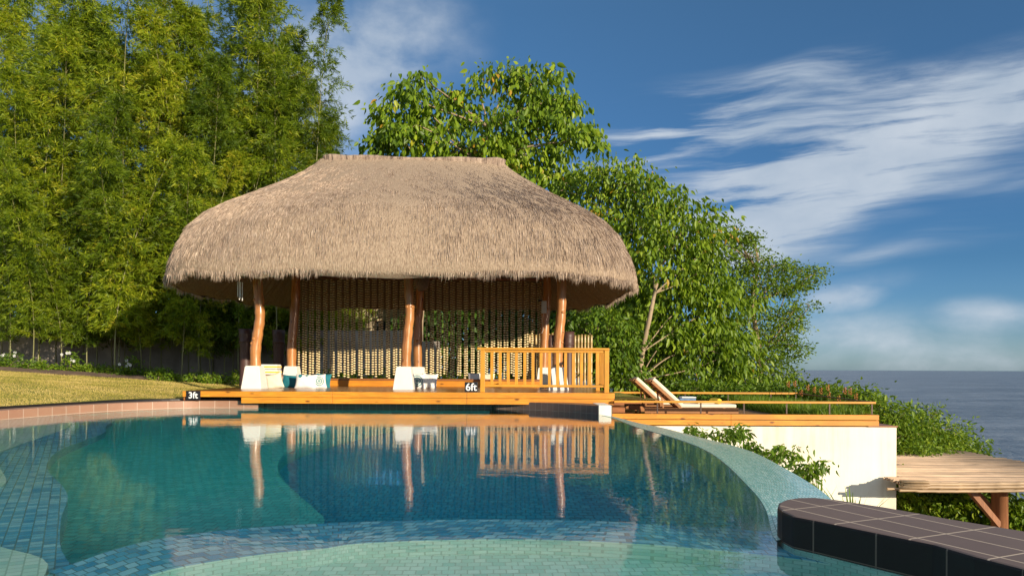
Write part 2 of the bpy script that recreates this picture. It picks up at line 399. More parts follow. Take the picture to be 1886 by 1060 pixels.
def blobs(lst):
    tot = None
    for (px, py, rx, ry, rot, amp) in lst:
        a, e = ang(px, py)
        mp = N(nt, 'ShaderNodeMapping', vector_type='TEXTURE'); L(nt, wa.outputs[0], mp.inputs[0])
        mp.inputs['Location'].default_value = (a, e, 0); mp.inputs['Rotation'].default_value = (0,0,R(rot))
        mp.inputs['Scale'].default_value = (rx/F, ry/F, 1)
        g = N(nt, 'ShaderNodeTexGradient', gradient_type='SPHERICAL'); L(nt, mp.outputs[0], g.inputs[0])
        v = math_(nt, 'MULTIPLY', g.outputs['Fac'], amp)
        tot = v if tot is None else math_(nt, 'ADD', tot, v)
    return tot
streaks = blobs([(1330,215,290,66,9,2.1),(1180,285,280,66,4,1.9),(1230,180,200,40,9,.9),(1480,290,420,105,12,1.5),(1760,210,430,110,12,1.6),(1420,385,330,95,6,2.2),
                 (1620,300,420,90,14,1.0),(1400,165,260,40,14,.6),(1570,480,330,34,8,.8),(1640,150,150,22,0,.7),(1860,335,190,40,10,.9),(1850,400,150,22,6,.8),(1600,107,90,12,0,.5),
                 (1380,450,200,60,5,1.5)])
puffs = blobs([(1545,548,95,26,0,1.6),(1828,580,85,36,0,1.2),(1660,640,260,90,0,1.1),(1500,610,180,70,0,.7),(1870,670,200,60,0,.7),(1560,520,200,34,0,.7),
               (700,70,260,120,12,1.5),(620,190,190,130,20,1.1),(430,120,330,200,0,.9),(760,130,190,60,5,.4),(480,330,300,150,0,.6),(60,60,300,150,0,.6)])
def nz(rot, sc, scale, det, rough, dist=0):
    mp = N(nt, 'ShaderNodeMapping'); L(nt, wa.outputs[0], mp.inputs[0])
    mp.inputs['Rotation'].default_value = (0,0,R(rot)); mp.inputs['Scale'].default_value = sc
    return noise(nt, mp.outputs[0], scale, det, rough, dist)
n1 = nz(-9, (1.6,15,1), 1.5, 8, .6, .3); n2 = nz(0, (1,1.6,1), 7, 6, .55)
m1 = math_(nt, 'MULTIPLY', streaks, math_(nt, 'MULTIPLY_ADD', n1, 4.2, -1.55))
m2 = math_(nt, 'MULTIPLY', puffs, math_(nt, 'MULTIPLY_ADD', n2, 2.0, -.35))
r1 = N(nt, 'ShaderNodeMapRange', interpolation_type='SMOOTHSTEP'); L(nt, m1, r1.inputs[0]); r1.inputs[1].default_value = .02; r1.inputs[2].default_value = 1.75; r1.inputs[4].default_value = .85
r2 = N(nt, 'ShaderNodeMapRange', interpolation_type='SMOOTHSTEP'); L(nt, m2, r2.inputs[0]); r2.inputs[1].default_value = .05; r2.inputs[2].default_value = 1.3; r2.inputs[4].default_value = .72
mask = math_(nt, 'MAXIMUM', r1.outputs[0], r2.outputs[0])
up = math_(nt, 'GREATER_THAN', sx.outputs[2], 0.0)
mask = math_(nt, 'MULTIPLY', mask, up)
tint = ramp(nt, math_(nt, 'DIVIDE', el, PI/2), [(0,(.34,.55,1.0)),(.028,(.25,.42,.75)),(.085,(.17,.33,.55)),(.30,(.285,.46,.60)),(.45,(.55,.70,.85))])
skyc = mixc(nt, 1.0, sky.outputs[0], tint, 'MULTIPLY')
# unseen broken cloud added overhead and behind the viewer, lifting the ambient light
n3 = nz(20, (1,1,1), 1.6, 6, .6)
oh = N(nt, 'ShaderNodeMapRange', interpolation_type='SMOOTHSTEP'); L(nt, el, oh.inputs[0]); oh.inputs[1].default_value = R(31); oh.inputs[2].default_value = R(48)
bk_ = N(nt, 'ShaderNodeMapRange', interpolation_type='SMOOTHSTEP'); L(nt, sx.outputs[1], bk_.inputs[0]); bk_.inputs[1].default_value = .1; bk_.inputs[2].default_value = -.5
m3 = math_(nt, 'MULTIPLY', math_(nt, 'MAXIMUM', oh.outputs[0], bk_.outputs[0]), ramp(nt, n3, [(.36,(0,0,0)),(.56,(1,1,1))]))
mask = math_(nt, 'MAXIMUM', mask, math_(nt, 'MULTIPLY', m3, up))
ccol = mixc(nt, ramp(nt, n2, [(.3,(0,0,0)),(.7,(1,1,1))]), (2.2,2.65,3.2), (3.3,3.6,3.95))
L(nt, mixc(nt, mask, skyc, ccol), bg.inputs[0])
S.view_settings.view_transform = 'Standard'; S.view_settings.look = 'None'; S.view_settings.exposure = .42; S.view_settings.gamma = 1
S.render.engine = 'CYCLES'
cy = S.cycles; cy.use_denoising = True; cy.max_bounces = 10; cy.transparent_max_bounces = 8; cy.caustics_reflective = False
cy.caustics_refractive = True; cy.sample_clamp_indirect = 4; cy.diffuse_bounces = 3; cy.glossy_bounces = 4; cy.transmission_bounces = 6

# ---------------------------------------------------------------- terrain, sea, lawn
m = MB(); n = 96; Rs = 90000
rows = []
for r in (0.1, 60, 200, 800, 3000, 12000, 40000, Rs): rows.append([(r*math.sin(2*PI*k/n), r*math.cos(2*PI*k/n)+20, -32) for k in range(n)])
m.grid(rows, True); struct(m.build('sea_water', M['sea']), 'grey-blue sea reaching to the horizon')
def hill(X, D):
    z = -2.6 - .34*max(0, X-8) - .2*max(0, D-46) - .3*max(0, -D-8) - .2*max(0, -X-45)
    return z + .35*math.sin(X*.7)*math.cos(D*.5)
m = MB(); xs = [-120+i*3 for i in range(90)]; ys = [-60+i*3 for i in range(80)]
m.grid([[(x, y, max(-40, hill(x, y))) for x in xs] for y in ys])
for i, f in enumerate(m.f): m.f[i] = f
struct(m.build('hillside', M['soil'], smooth=True), 'brown soil slope falling away to the sea')

# pool outline pieces (X, D)
left_in = smooth_curve([(-5.3,14.75),(-6.3,14.72),(-6.9,14.45),(-7.5,13.7),(-7.8,12.9),(-7.98,12.0),(-8.08,11.1),(-8.15,9.5),(-7.9,6.5),(-6.6,3.2),(-4.2,1.6),(-1,1.1),(1.6,1.1)], 6)
left_in = [Vector((p[0], p[1])) for p in left_in]
left_out = offset(left_in, -.32)
if (left_out[20]-Vector((0,5))).length < (left_in[20]-Vector((0,5))).length: left_out = offset(left_in, .32)
def band(name, a, b, z0, z1, mat, lip=0):
    m = MB(); s = 0; ss = [0]
    for i in range(1, len(a)): s += (a[i]-a[i-1]).length; ss.append(s)
    w = [(b[i]-a[i]).length for i in range(len(a))]
    rows = [[(p.x,p.y,z0) for p in a], [(p.x,p.y,z1) for p in a], [(p.x,p.y,z1) for p in b], [(p.x,p.y,z0) for p in b]]
    uv = [[(t,z0) for t in ss], [(t,z1) for t in ss], [(t,z1+ww) for t, ww in zip(ss,w)], [(t,z1+ww+z1-z0) for t, ww in zip(ss,w)]]
    m.grid(rows, False, uv); o = m.build(name, mat); 
    bv = o.modifiers.new('bevel','BEVEL'); bv.width = .012; bv.segments = 2; bv.limit_method = 'ANGLE'
    return o
struct(band('pool_coping', left_in, left_out, -.30, .145, M['t_terra']), 'terracotta tiled pool edge curving along the lawn')
ins = [p+(q-p)*.15 for p, q in zip(left_in, left_out)]
outs = [p+(q-p)*.85 for p, q in zip(left_in, left_out)]
struct(band('pool_wall', ins, outs, -1.75, -.29, M['t_mid']))
go = offset(left_in, (left_out[20]-left_in[20]).length * (1 if (offset(left_in,.1)[20]-left_out[20]).length < (offset(left_in,-.1)[20]-left_out[20]).length else -1) * 1.16)
struct(band('lawn_side_strip', [p+(q-p)*1.02 for p,q in zip(left_in,left_out)], [p+(q-p)*1.16 for p,q in zip(left_in,left_out)], -.1, .185, M['black']), 'thin dark strip between the lawn and the pool edge')  # thin black strip along the outer side of the coping

def lawn_z(X, D):
    t = max(0, min(1, (D-10.5)/7)); t = t*t*(3-2*t)
    return .16 + t*.060*max(0, -X-6.6) + .012*math.sin(X*1.3)*math.cos(D*1.7)
start = [Vector((3.4-.1*i, 15.9)) for i in range(0, 88, 4)]
curve = start + [p+(q-p)*1.14 for p, q in zip(left_in, left_out)][2:]
def far_pt(i, p):
    if p.y > 14.9: return Vector((p.x*1.6-4, 46))
    a = math.atan2(p.y-6, p.x+1); return Vector((-1+48*math.cos(a), 6+48*math.sin(a))) if a > 0 else Vector((-45, p.y*3-10))
m = MB(); rows = []; nr = 46
fars = [far_pt(i, p) for i, p in enumerate(curve)]
for k in range(nr+1):
    t = (k/nr)**1.6
    rows.append([(lambda q: (q.x, q.y, lawn_z(q.x, q.y)))(p+(f-p)*t) for p, f in zip(curve, fars)])
m.grid(rows); struct(m.build('lawn_ground', M['lawn'], smooth=True), 'sunlit yellow-green lawn sloping up from the pool edge')
n = 130000
X = RNG.uniform(-17, -5.8, n); D = RNG.uniform(9.5, 23.5, n)
ok = np.ones(n, bool)
li = np.array([[p.x,p.y] for p in curve])
keep = (X < np.interp(D, [9.5,11.1,12,12.9,13.7,14.45,15.1,15.4,24], [-8.62,-8.55,-8.45,-8.26,-8.0,-7.4,-7.1,-6.9,-6.9])) & (X > -.74*D-.3)
X, D = X[keep], D[keep]; n = len(X)
Z = np.array([lawn_z(a, b) for a, b in zip(X, D)])
B = np.stack([X, D, Z-.005], 1); dv = RNG.normal(size=(n,3))*.45+np.array([0,0,1])
patch = .5+.3*np.sin(X*1.9+np.cos(D*1.1)*2)*np.cos(D*2.3+X*.6)
me = leafmesh('grass', B, dv, RNG.uniform(.025,.05,n), RNG.uniform(.006,.012,n), patch+RNG.normal(0,.22,n), True)
me.materials.append(M['l_grass']); tag(link('grass', me), 'short dry yellow-green grass of the lawn', 'grass', None, 'stuff')
# soil bed along the wall
m = MB(); a = []; b = []
for i in range(40):
    x = -18.5+i*.34; d = 22.3-.9*math.sin(i*.12); a.append((x, d+.1*math.sin(i*1.7), lawn_z(x, d)+.01)); b.append((x, 26.5, lawn_z(x, 26.5)+.06))
mid = [((p[0]+q[0])/2, p[1]+.5, p[2]+.1) for p, q in zip(a, b)]
m.grid([a, mid, b]); struct(m.build('planting_bed', M['soil'], smooth=True), 'strip of bare brown soil in front of the grey boundary wall')

# ---------------------------------------------------------------- pool
def disp(p, d):                                       # sub-surface outlines lie beyond where refraction shows them
    r = math.hypot(p[0], p[1]); k = 1+1.08*d/r; return (p[0]*k, p[1]*k)
def W0(x, y): v = PZ(x, y, 0); return (v.x, v.y)
inf_px = [(1108,764.5),(1130,770),(1174,786.5),(1225,801),(1278,819),(1314,837),(1346,862),(1376,892),(1397,915),(1412,939),(1418,960),(1424,984),(1432,996)]
inf_in = [Vector(p[:2]) for p in smooth_curve([W0(*p) for p in inf_px], 5)]
out_px = [(1112,763.4),(1135,767),(1174,777),(1219,786),(1266,798),(1308,808.5),(1355,820.5),(1397,835),(1456,866),(1501,893),(1530,915),(1560,945),(1590,975)]
inf_out = [Vector((PZ(x, y, -.05).x, PZ(x, y, -.05).y)) for x, y in out_px]; inf_out = [Vector(p[:2]) for p in smooth_curve(inf_out, 5)]
m = MB(); s = 0; ss = [0]
for i in range(1, len(inf_in)): s += (inf_in[i]-inf_in[i-1]).length; ss.append(s)
def lerp(a, b, t): return a+(b-a)*t
rows = []; uvs = []
for t, z in ((0,-1.75),(0,.004),(.06,.004),(.35,-.012),(.7,-.03),(1,-.055),(1.0,-3.2)):
    rows.append([(lerp(p,q,t).x, lerp(p,q,t).y, z) for p, q in zip(inf_in, inf_out)])
    uvs.append([(u, t*(p-q).length+(z if t in (0,) else 0)+(-z if z < -1 and t else 0)) for u, p, q in zip(ss, inf_in, inf_out)])
m.grid(rows, False, uvs); struct(m.build('pool_weir_edge', M['t_edge']), 'pale teal mosaic overflow edge curving round the pool')

def px_poly(pts, d): return [disp(W0(x, y), d) for x, y in pts]
deep_edge = [(-.4,12.9),(-1.2,11.6),(-1.75,10.2),(-2.15,8.4),(-2.24,7.1),(-2.05,6.2),(-1.78,5.47),(-1.45,4.78),(-1.18,4.25),(-1.02,3.83),(-.95,2.9)]
de = [disp(p, .85) for p in [tuple(q[:2]) for q in smooth_curve(deep_edge, 5)]]
m = MB(); m.prism([(-9.5,-1),(1.9,-1),(1.9,3),(2.05,5),(2.2,8),(2.1,10.5),(1.8,12.5),(1.5,16),(-9.5,16)], -1.9, -1.62); struct(m.build('deep_pool_floor', M['t_deep']))
m = MB(); m.prism([(-.5,15.6)]+de+[(-1.2,1),(-9,1),(-9,15.6)], -1.63, -.86); struct(m.build('shallow_pool_floor', M['t_mid']))
se = [(-6.3,11.2),(-5.75,10),(-5.19,8.97),(-4.6,7.2),(-3.9,5.93),(-3.2,5.03),(-2.86,4.55),(-2.47,3.87),(-1.95,3.1),(-1.3,2.5)]
se = [disp(tuple(q[:2]), .2) for q in smooth_curve(se, 5)]
m = MB(); m.prism([(-9,11.6)]+se+[(-1.3,1),(-9,1)], -.9, -.20, uvdir=R(-58)); struct(m.build('blue_pool_step', M['t_step']))
le = [(-7.6,12.2),(-6.6,10.6),(-6.0,9.36),(-5.07,7.0),(-4.35,6.0),(-3.72,5.2),(-3.64,4.9),(-3.5,4.5),(-3.0,3.9),(-2.5,3.4),(-2.0,3.05),(-1.7,2.3)]
le = [disp(tuple(q[:2]), .1) for q in smooth_curve(le, 5)]
m = MB(); m.prism([(-9.0,12.6)]+le+[(-1.7,1),(-9,1)], -.5, -.12, uvdir=R(-58)); struct(m.build('left_pool_ledge', M['t_light']))
farp = [(90,1052),(150,1032),(215,1010),(300,990),(429,974),(572,964),(750,957.5),(917,955.5),(1104,958.5),(1168,963),(1342,972),(1440,982),(1560,1000)]
nearp = [(1600,1050),(1480,1030),(1337,1014),(1147,999),(917,992),(680,999),(592,1010),(477,1021),(329,1045),(240,1072),(200,1090)]
fa = [Vector(disp(tuple(q[:2]), .14)) for q in smooth_curve([W0(*p) for p in farp], 6)]
ne = [Vector(disp(tuple(q[:2]), .14)) for q in smooth_curve([W0(*p) for p in nearp], 6)]
ner = list(reversed(ne)); ner = [ner[min(len(ner)-1, int(round(i*(len(ner)-1)/(len(fa)-1))))] for i in range(len(fa))]
m = MB(); s = 0; ss = [0]
for i in range(1, len(fa)): s += (fa[i]-fa[i-1]).length; ss.append(s)
rows = [[(p.x,p.y,-1.7) for p in fa],[(p.x,p.y,-.14) for p in fa],[(p.x,p.y,-.14) for p in ner],[(p.x,p.y,-1.0) for p in ner]]
uvs = [[(t,-1.5) for t in ss],[(t,0) for t in ss],[(t,-.43) for t in ss],[(t,-1.3) for t in ss]]
m.grid(rows[:3], False, uvs[:3]); struct(m.build('pool_divider_top', M['t_step']))
m = MB(); m.grid(rows[2:], False, uvs[2:]); struct(m.build('pool_divider_face', M['t_light']))
m = MB(); m.prism([(p.x, p.y+.01) for p in ner]+[(1.9,2.2),(1.9,.8),(-2.4,.8),(-2.0,2.6)], -1.6, -.42, uvdir=R(3)); struct(m.build('basin_floor', M['t_light']))

# brown tiled return wall, right foreground
tp = [(1886,1046),(1796,1023),(1720,1001),(1598,976.5),(1507,958),(1462,949.5),(1442,941),(1433,933),(1435,925),(1448,919),(1470,915.5),(1500,915),(1536,918.5),(1632,933),(1748,954),(1886,976.5)]
poly = [PZ(x, y, .15) for x, y in tp]; poly = [(p.x, p.y) for p in poly]
d0 = Vector((poly[0][0]-poly[3][0], poly[0][1]-poly[3][1])).normalized()
ext = [(poly[-1][0]+d0.x*2.2, poly[-1][1]+d0.y*2.2), (poly[0][0]+d0.x*1.9, poly[0][1]+d0.y*1.9)]
full = poly+ext
def up_tile(name, pl, z0, z1, mt, ms, ang_):
    m = MB(); m.prism(pl, z0, z1, uvdir=ang_)
    m.mi = [0]+[1]*(len(m.f)-1)
    return m.build(name, None, mats=[mt, ms], bevel=.012)
ctr = Vector((sum(p[0] for p in full)/len(full), sum(p[1] for p in full)/len(full)))
m = MB(); m.prism([(ctr.x+(p[0]-ctr.x)*.985, ctr.y+(p[1]-ctr.y)*.99) for p in full], -1.75, -.032); struct(m.build('parapet_foot', M['t_light']))
o = up_tile('pool_parapet', full, -.03, .15, M['t_top'], M['t_black'], math.atan2(-d0.y, -d0.x)); struct(o, 'dark tiled parapet with brown tiled top, in the right foreground')
# brown tiled wall under the right end of the pavilion deck
bw = [Vector(p[:2]) for p in smooth_curve([(-.42,15.4),(-.38,14.95),(0.1,14.75),(.8,14.25),(1.3,13.75),(1.63,13.38)], 6)]
bo = [Vector((p.x+.1+.25*i/len(bw), max(p.y+.45, 0))) for i, p in enumerate(bw)]
struct(band('back_pool_wall', bw, bo, -1.75, .155, M['t_brown']), 'brown tiled pool wall under the right end of the deck')
m = MB(); m.box(1.64,1.88,13.32,14.3,-3,.162)
struct(m.build('white_wall_end', M['plaster'], bevel=.01), 'short white end of the pool wall below the deck corner')
m = MB(); m.box(-5.8,0.2,15.1,15.35,-1.75,.1); struct(m.build('rear_pool_wall', M['t_brown']), 'dark pool wall under the deck overhang')
m = MB(); m.box(-4,4,-4,.9,-.1,.12); struct(m.build('pool_surround', M['paving']))

wo_ = [tuple((p-(q-p)*-.25)) for p, q in zip(left_in, left_out)]
wpoly = [(-4.9,15.2),(-5.3,15.0)] + [ (p[0],p[1]) for p in wo_] + [(1.9,1.0),(2.0,1.8)] + \
        [(poly[0][0]+.08,poly[0][1]),(poly[2][0]+.1,poly[2][1]),(poly[4][0]+.1,poly[4][1]+.02),(1.52,3.5)] + \
        [(lerp(p,q,.03).x, lerp(p,q,.03).y) for p, q in list(zip(inf_in, inf_out))[::-1][6:]] + \
        [(1.66,13.34)] + [(lerp(p,q,.2).x, lerp(p,q,.2).y) for p, q in list(zip(bw, bo))[::-1]][1:] + [(-.3,15.2)]
m = MB(); m.prism(wpoly, -2.2, 0.0); struct(m.build('pool_water', M['water']), 'still blue-green water of the swimming pool')

# ---------------------------------------------------------------- pavilion
PC = Vector((-2.52, 18.1, 0)); RO = Vector((-.06, 0, -.02)); RZ = R(3)
pav = empty('pavilion', PC); tag(pav, 'open poolside pavilion with a thick grey-brown thatched roof on tree-trunk posts', 'pavilion')
Rot = Matrix.Rotation(RZ, 4, 'Z')
RP = [(0,6.18),(.04,6.05),(.12,5.86),(.25,5.58),(.4,5.26),(.55,4.93),(.68,4.63),(.79,4.32),(.88,3.94),(.945,3.45),(.985,3.02),(1.0,2.76)]
def zprof(r):
    for (a, za), (b, zb) in zip(RP, RP[1:]):
        if r <= b: return za+(zb-za)*(r-a)/(b-a)
    return RP[-1][1]
A_, B_, a0, b0 = 5.60, 3.30, 2.32, .17
def spt(th, r, z=None, push=0):
    n = 2+1.55*r; c, s_ = math.cos(th), math.sin(th)
    ex = 2/n; X = math.copysign(abs(c)**ex, c); Y = math.copysign(abs(s_)**ex, s_)
    w = .035*math.sin(th*5+1)+.02*math.sin(th*11+2)+.03*math.sin(th*17)*math.sin(th*3)+.17*min(1,max(0,.75-.75*s_))+.035*math.exp(-((th-1.5*PI)/.35)**2)
    rr = r + push
    return Vector(((a0+(A_-a0)*rr)*X, (b0+(B_-b0)*rr)*Y, (zprof(min(r,1)) if z is None else z) + w*r*r)) + RO
NT = 220; ths = [2*PI*i/NT for i in range(NT)]
m = MB()
rs = [0,.02,.05,.1,.16,.22,.3,.38,.46,.54,.6,.66,.72,.78,.83,.88,.92,.95,.975,1.0]
rows = [[Rot @ (spt(t, r)+Vector((random.uniform(-1,1),random.uniform(-1,1),random.uniform(-1,1)))*.012) for t in ths] for r in rs]
rows.append([Rot @ spt(t, 1.0, 2.66+random.uniform(-.03,.03), -.012) for t in ths])
rows.append([Rot @ spt(t, 1.0, 2.62+random.uniform(-.03,.03), -.04) for t in ths])
m.grid(rows, True)
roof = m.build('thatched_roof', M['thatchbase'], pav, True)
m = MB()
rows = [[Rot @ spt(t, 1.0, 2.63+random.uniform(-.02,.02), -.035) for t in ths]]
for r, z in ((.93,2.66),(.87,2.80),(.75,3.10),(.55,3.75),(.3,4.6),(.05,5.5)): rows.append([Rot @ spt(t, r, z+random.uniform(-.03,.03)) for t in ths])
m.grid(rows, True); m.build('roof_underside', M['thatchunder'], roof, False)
# strands of thatch
n = 150000; rg = np.random.default_rng(3)
Bp = []; Dp = []; Lp = []; Wp = []; rn = []
TH = rg.uniform(0, 2*PI, n*2); RR = rg.beta(2.2, 1.05, n*2)
cnt = 0
for th, r in zip(TH, RR):
    p = spt(th, r); 
    if rg.random() > .35 + .65*min(1, (abs(math.cos(th))**.6)+abs(math.sin(th))): continue
    r2 = min(1, r+.02) if r < .98 else r-.02; q = spt(th, r2); s2 = spt(th+.02, r)
    if r > .98: t = Vector((0,0,-1))
    else:
        nn = (q-p).cross(s2-p).normalized(); t = Vector((0,0,-1)); t = t-nn*t.dot(nn)
    t.normalize(); nr = Vector((p.x*.5, p.y, 1.2)).normalized()
    Bp.append(Rot @ (p+nr*rg.uniform(-.006,.004+.012*r*r))); d = t+nr*rg.uniform(-.01,.01+.05*r**3)+Vector(rg.normal(0,.035+.04*r**3,3)); Dp.append(Rot @ d)
    Lp.append(rg.uniform(.09,.2+.12*r**3)); rn.append(rg.normal(.56,.11+.10*r**3)+.07*math.sin(th*17)*math.sin(r*9+th*5)); cnt += 1
    if cnt >= n: break
for i in range(12000):                                       # ragged fringe at the eave
    th = rg.uniform(0, 2*PI); p = spt(th, 1.0, 2.74, rg.uniform(-.03,.006)); Bp.append(Rot @ p)
    Dp.append(Rot @ Vector((rg.normal(0,.12), rg.normal(0,.12), -1))); Lp.append(rg.uniform(.10,.19)*(1+.55*math.sin(th*23)*math.sin(th*41))); rn.append(rg.normal(.6,.22))
me = leafmesh('thatch_strands', np.array([tuple(v) for v in Bp]), np.array([tuple(v) for v in Dp]), np.array(Lp), rg.uniform(.006,.012,len(Lp)), np.array(rn), True, .15, 9)
me.materials.append(M['thatch']); link('thatch_strands', me, roof)
# collar along the ridge
m = MB(); rows = []
for k, (z, g) in enumerate(((5.95,.07),(6.05,.03),(6.14,.03),(6.22,.045),(6.25,.015),(6.245,-.04))):
    rr = []
    for t in ths:
        n_ = 3.0; c, s_ = math.cos(t), math.sin(t); X = math.copysign(abs(c)**(2/n_), c); Y = math.copysign(abs(s_)**(2/n_), s_)
        j = .006*math.sin(t*61)+.006*math.sin(t*37)+random.uniform(-.008,.008)
        rr.append(Rot @ Vector(((2.28+g+j)*X, (.17+g+j)*Y, z-.045*(1-abs(c))*(k>2)+.012*math.sin(t*9))))
    rows.append(rr)
rows.append([rr_*.999+Vector((0,0,-.005)) if False else Vector((rr_.x*.6, rr_.y*.3, rr_.z-.02)) for rr_ in rows[-1]])
m.grid(rows, True); m.build('ridge_cap', M['thatchridge'], roof, True)
def post_path(pts, D):
    return smooth_curve([tuple(P(x, y, D)-PC) for x, y in pts], 4)
def footing(px, D, wb=.235, wt=.17, h=.53):
    c = P(px, 700, D)-PC; m = MB(); z0 = .352; 
    rows = []
    for z, w in ((z0, wb),(z0+h-.02, wt),(z0+h, wt-.02)):
        rows.append([(c.x+w*a, c.y+w*b, z) for a, b in ((-1,-1),(1,-1),(1,1),(-1,1))])
    m.grid(rows, True); m.face([rows[-1][i] for i in (0,1,2,3)])
    return m
posts = [([(471,690),(470,650),(474,615),(478,588),(477,560),(474,520),(473,440)],16.55,.118,472-3),
         ([(747,690),(748,650),(751,610),(754,580),(753,548),(751,510),(750,440)],16.55,.112,745),
         ([(1027,690),(1027,650),(1030,610),(1033,575),(1034,530),(1034,440)],16.65,.118,1028),
         ([(537,690),(537,640),(541,590),(544,545),(544,500),(545,470)],19.62,.125,538),
         ([(770,690),(769,640),(770,590),(773,545),(773,470)],19.8,.115,770),
         ([(1001,690),(1002,640),(1004,590),(1007,545),(1007,470)],19.95,.12,1002)]
for pts, D, r, fx in posts:
    pa = post_path(pts, D); m = MB()
    rad = [r*(1.06-.18*i/len(pa))*(1+.06*math.sin(i*2.1+D)) for i in range(len(pa))]
    m.tube(pa, rad, 18, 0, .03)
    for _ in range(3):
        k = random.randrange(4, len(pa)-6); q = pa[k]; a = random.uniform(PI, 2*PI)
        m.lathe([(.0,-.05),(.045,-.03),(.05,0),(.03,.03),(0,.05)], 8, (q.x+math.cos(a)*rad[k]*.8, q.y+math.sin(a)*rad[k]*.8, q.z))
    po = m.build('post', M['post'], pav, True)
    bv = footing(fx, D).build('footing', M['footing'], po, False, .012)
for (x0, y0, x1, y1, z) in ((-3.9,-1.58,3.9,-1.58,3.62),(-3.9,1.58,3.9,1.58,3.62),(-3.55,-1.6,-3.55,1.6,3.78),(3.55,-1.6,3.55,1.6,3.78),(0,-1.6,0,1.6,3.78)):
    m = MB(); m.tube([Rot@Vector((x0,y0,z)), Rot@Vector(((x0+x1)/2,(y0+y1)/2,z+.02)), Rot@Vector((x1,y1,z))], .09, 10); m.build('beam', M['post'], pav, True)

# bead curtains
def bead_string_mesh(nb, seed):
    rg_ = random.Random(seed); m = MB(); z = 0; off = 0
    for k in range(nb):
        h = .068; r = rg_.uniform(.034,.040); off = rg_.uniform(-.004,.004)
        m.lathe([(.012,z),(r*.92,z-.006),(r,z-h*.28),(r*.94,z-h*.52)], 7, (off,0,0), 0)
        m.lathe([(r*.94,z-h*.52),(.013,z-h*.62),(.011,z-h)], 7, (off,0,0), 1)
        z -= h
    o = m.build('bead_string', None, smooth=True, mats=[M['beadL'], M['beadD']]); me = o.data; bpy.data.objects.remove(o); return me
bms = [bead_string_mesh(nb, nb) for nb in (39, 40, 41, 40)]
def curtain(x0, x1, label, k0):
    c = empty('bead_curtain', (0,0,0)); 
    pa, pb = P(x0, 700, 20.0), P(x1, 700, 20.0); c.location = ((pa.x+pb.x)/2, 20.0, .5)
    tag(c, label, 'bead curtain', 'bead curtains hanging at the back of the pavilion')
    n = int((x1-x0)/6.15); i = 0
    for i in range(n):
        x = pa.x+(pb.x-pa.x)*(i+.5)/n + (.014 if i % 2 else -.014)+random.uniform(-.006,.006)
        o = bpy.data.objects.new('bead_string', bms[(i*7+k0) % 4]); COL.objects.link(o); o.parent = c
        o.location = (x-c.location.x, (x+2.5)*.05+random.uniform(-.01,.01), 3.32-.5+random.uniform(-.05,.03)); o.rotation_euler[1] = random.gauss(0,.004); o.rotation_euler[2] = random.uniform(0,6)
    m = MB(); m.box(pa.x-c.location.x, pb.x-c.location.x, -.03, .03, 2.84, 2.90, Matrix.Rotation(R(3),4,'Z')); m.build('curtain_rod', M['log'], c)
curtain(551, 765, 'bead curtain of wooden balls between the rear left and rear middle posts', 0)
curtain(783, 1000, 'bead curtain of wooden balls between the rear middle post and the railing end', 1)

# deck
X0, X1 = P(337,720,14.6).x, P(1132,720,14.6).x
dk = empty('pool_deck', ((X0+X1)/2, 18, 0)); tag(dk, 'raised varnished orange wood deck under the thatched pavilion', 'deck')
dl = dk.location
m = MB(); m.box(X0-dl.x, X1-dl.x, 14.62-18, 21.6-18, .305, .352); m.build('deck_floor', M['deck'], dk, False, .006)
xm = P(612,730,14.6).x; xm2 = P(860,730,14.6).x
def fas(xa, xb, za, zb, y=14.585):
    m = MB(); m.box(xa-dl.x, xb-dl.x, y-18, y+.034-18, za, zb); m.build('fascia_board', M['fascia'], dk, False, .005)
fas(X0, xm-.003, .232, .349); fas(xm+.003, xm2-.003, .232, .349); fas(xm2+.003, X1, .232, .349)
xl = P(445,730,14.6).x
fas(xl, xm-.003, .105, .226); fas(xm+.003, xm2-.003, .105, .226); fas(xm2+.003, X1-.02, .105, .226)
m = MB(); m.box(X1-.035-dl.x, X1-.001-dl.x, 14.62-18, 21.6-18, .10, .30); m.build('end_board', M['brownwood'], dk, False, .005); m = MB(); m.box(X0-dl.x+.002, X0-dl.x+.036, 14.62-18, 21.6-18, .16, .30); m.build('end_board', M['brownwood'], dk, False, .005)
m = MB(); m.box(X0-dl.x+.04, X1-dl.x-.04, 15.5-18, 21.5-18, -.05, .304)
for i in range(14): x = xl-dl.x+.1+i*.56; m.box(x, x+.06, 14.63-18, 15.5-18, .13, .304)
m.build('deck_frame', M['metal'], dk)
# depth signs
def sign(txt, x0, x1, y0, y1, D, tilt, label):
    a, b = P(x0, y1, D), P(x1, y0, D); c = (a+b)/2; w, h = b.x-a.x, b.z-a.z
    s_ = empty('depth_sign', (c.x, D, a.z)); tag(s_, label, 'depth sign', 'pool depth signs')
    m = MB(); m.box(-w/2, w/2, 0, .02, 0, h); m.build('sign_plate', M['black'], s_, False, .003)
    cu = bpy.data.curves.new('lettering', 'FONT'); cu.body = txt; cu.align_x = 'CENTER'; cu.align_y = 'CENTER'; cu.size = h*.98; cu.extrude = .002; cu.offset = .0025
    cu.materials.append(M['letter']); o = bpy.data.objects.new('lettering', cu); COL.objects.link(o); bpy.context.view_layer.update()
    me = bpy.data.meshes.new_from_object(o.evaluated_get(bpy.context.evaluated_depsgraph_get())); bpy.data.objects.remove(o); o = bpy.data.objects.new('lettering', me); COL.objects.link(o); o.parent = s_
    o.location = (0, -.006, h*.5); o.rotation_euler = (R(90),0,0)
sign('3ft', 343, 369, 719.5, 736, 14.56, 0, 'black plaque reading 3ft on the left end of the deck edge')
sign('6ft', 856, 880, 703, 722.5, 14.66, 0, 'black plaque reading 6ft standing beside the wooden railing')

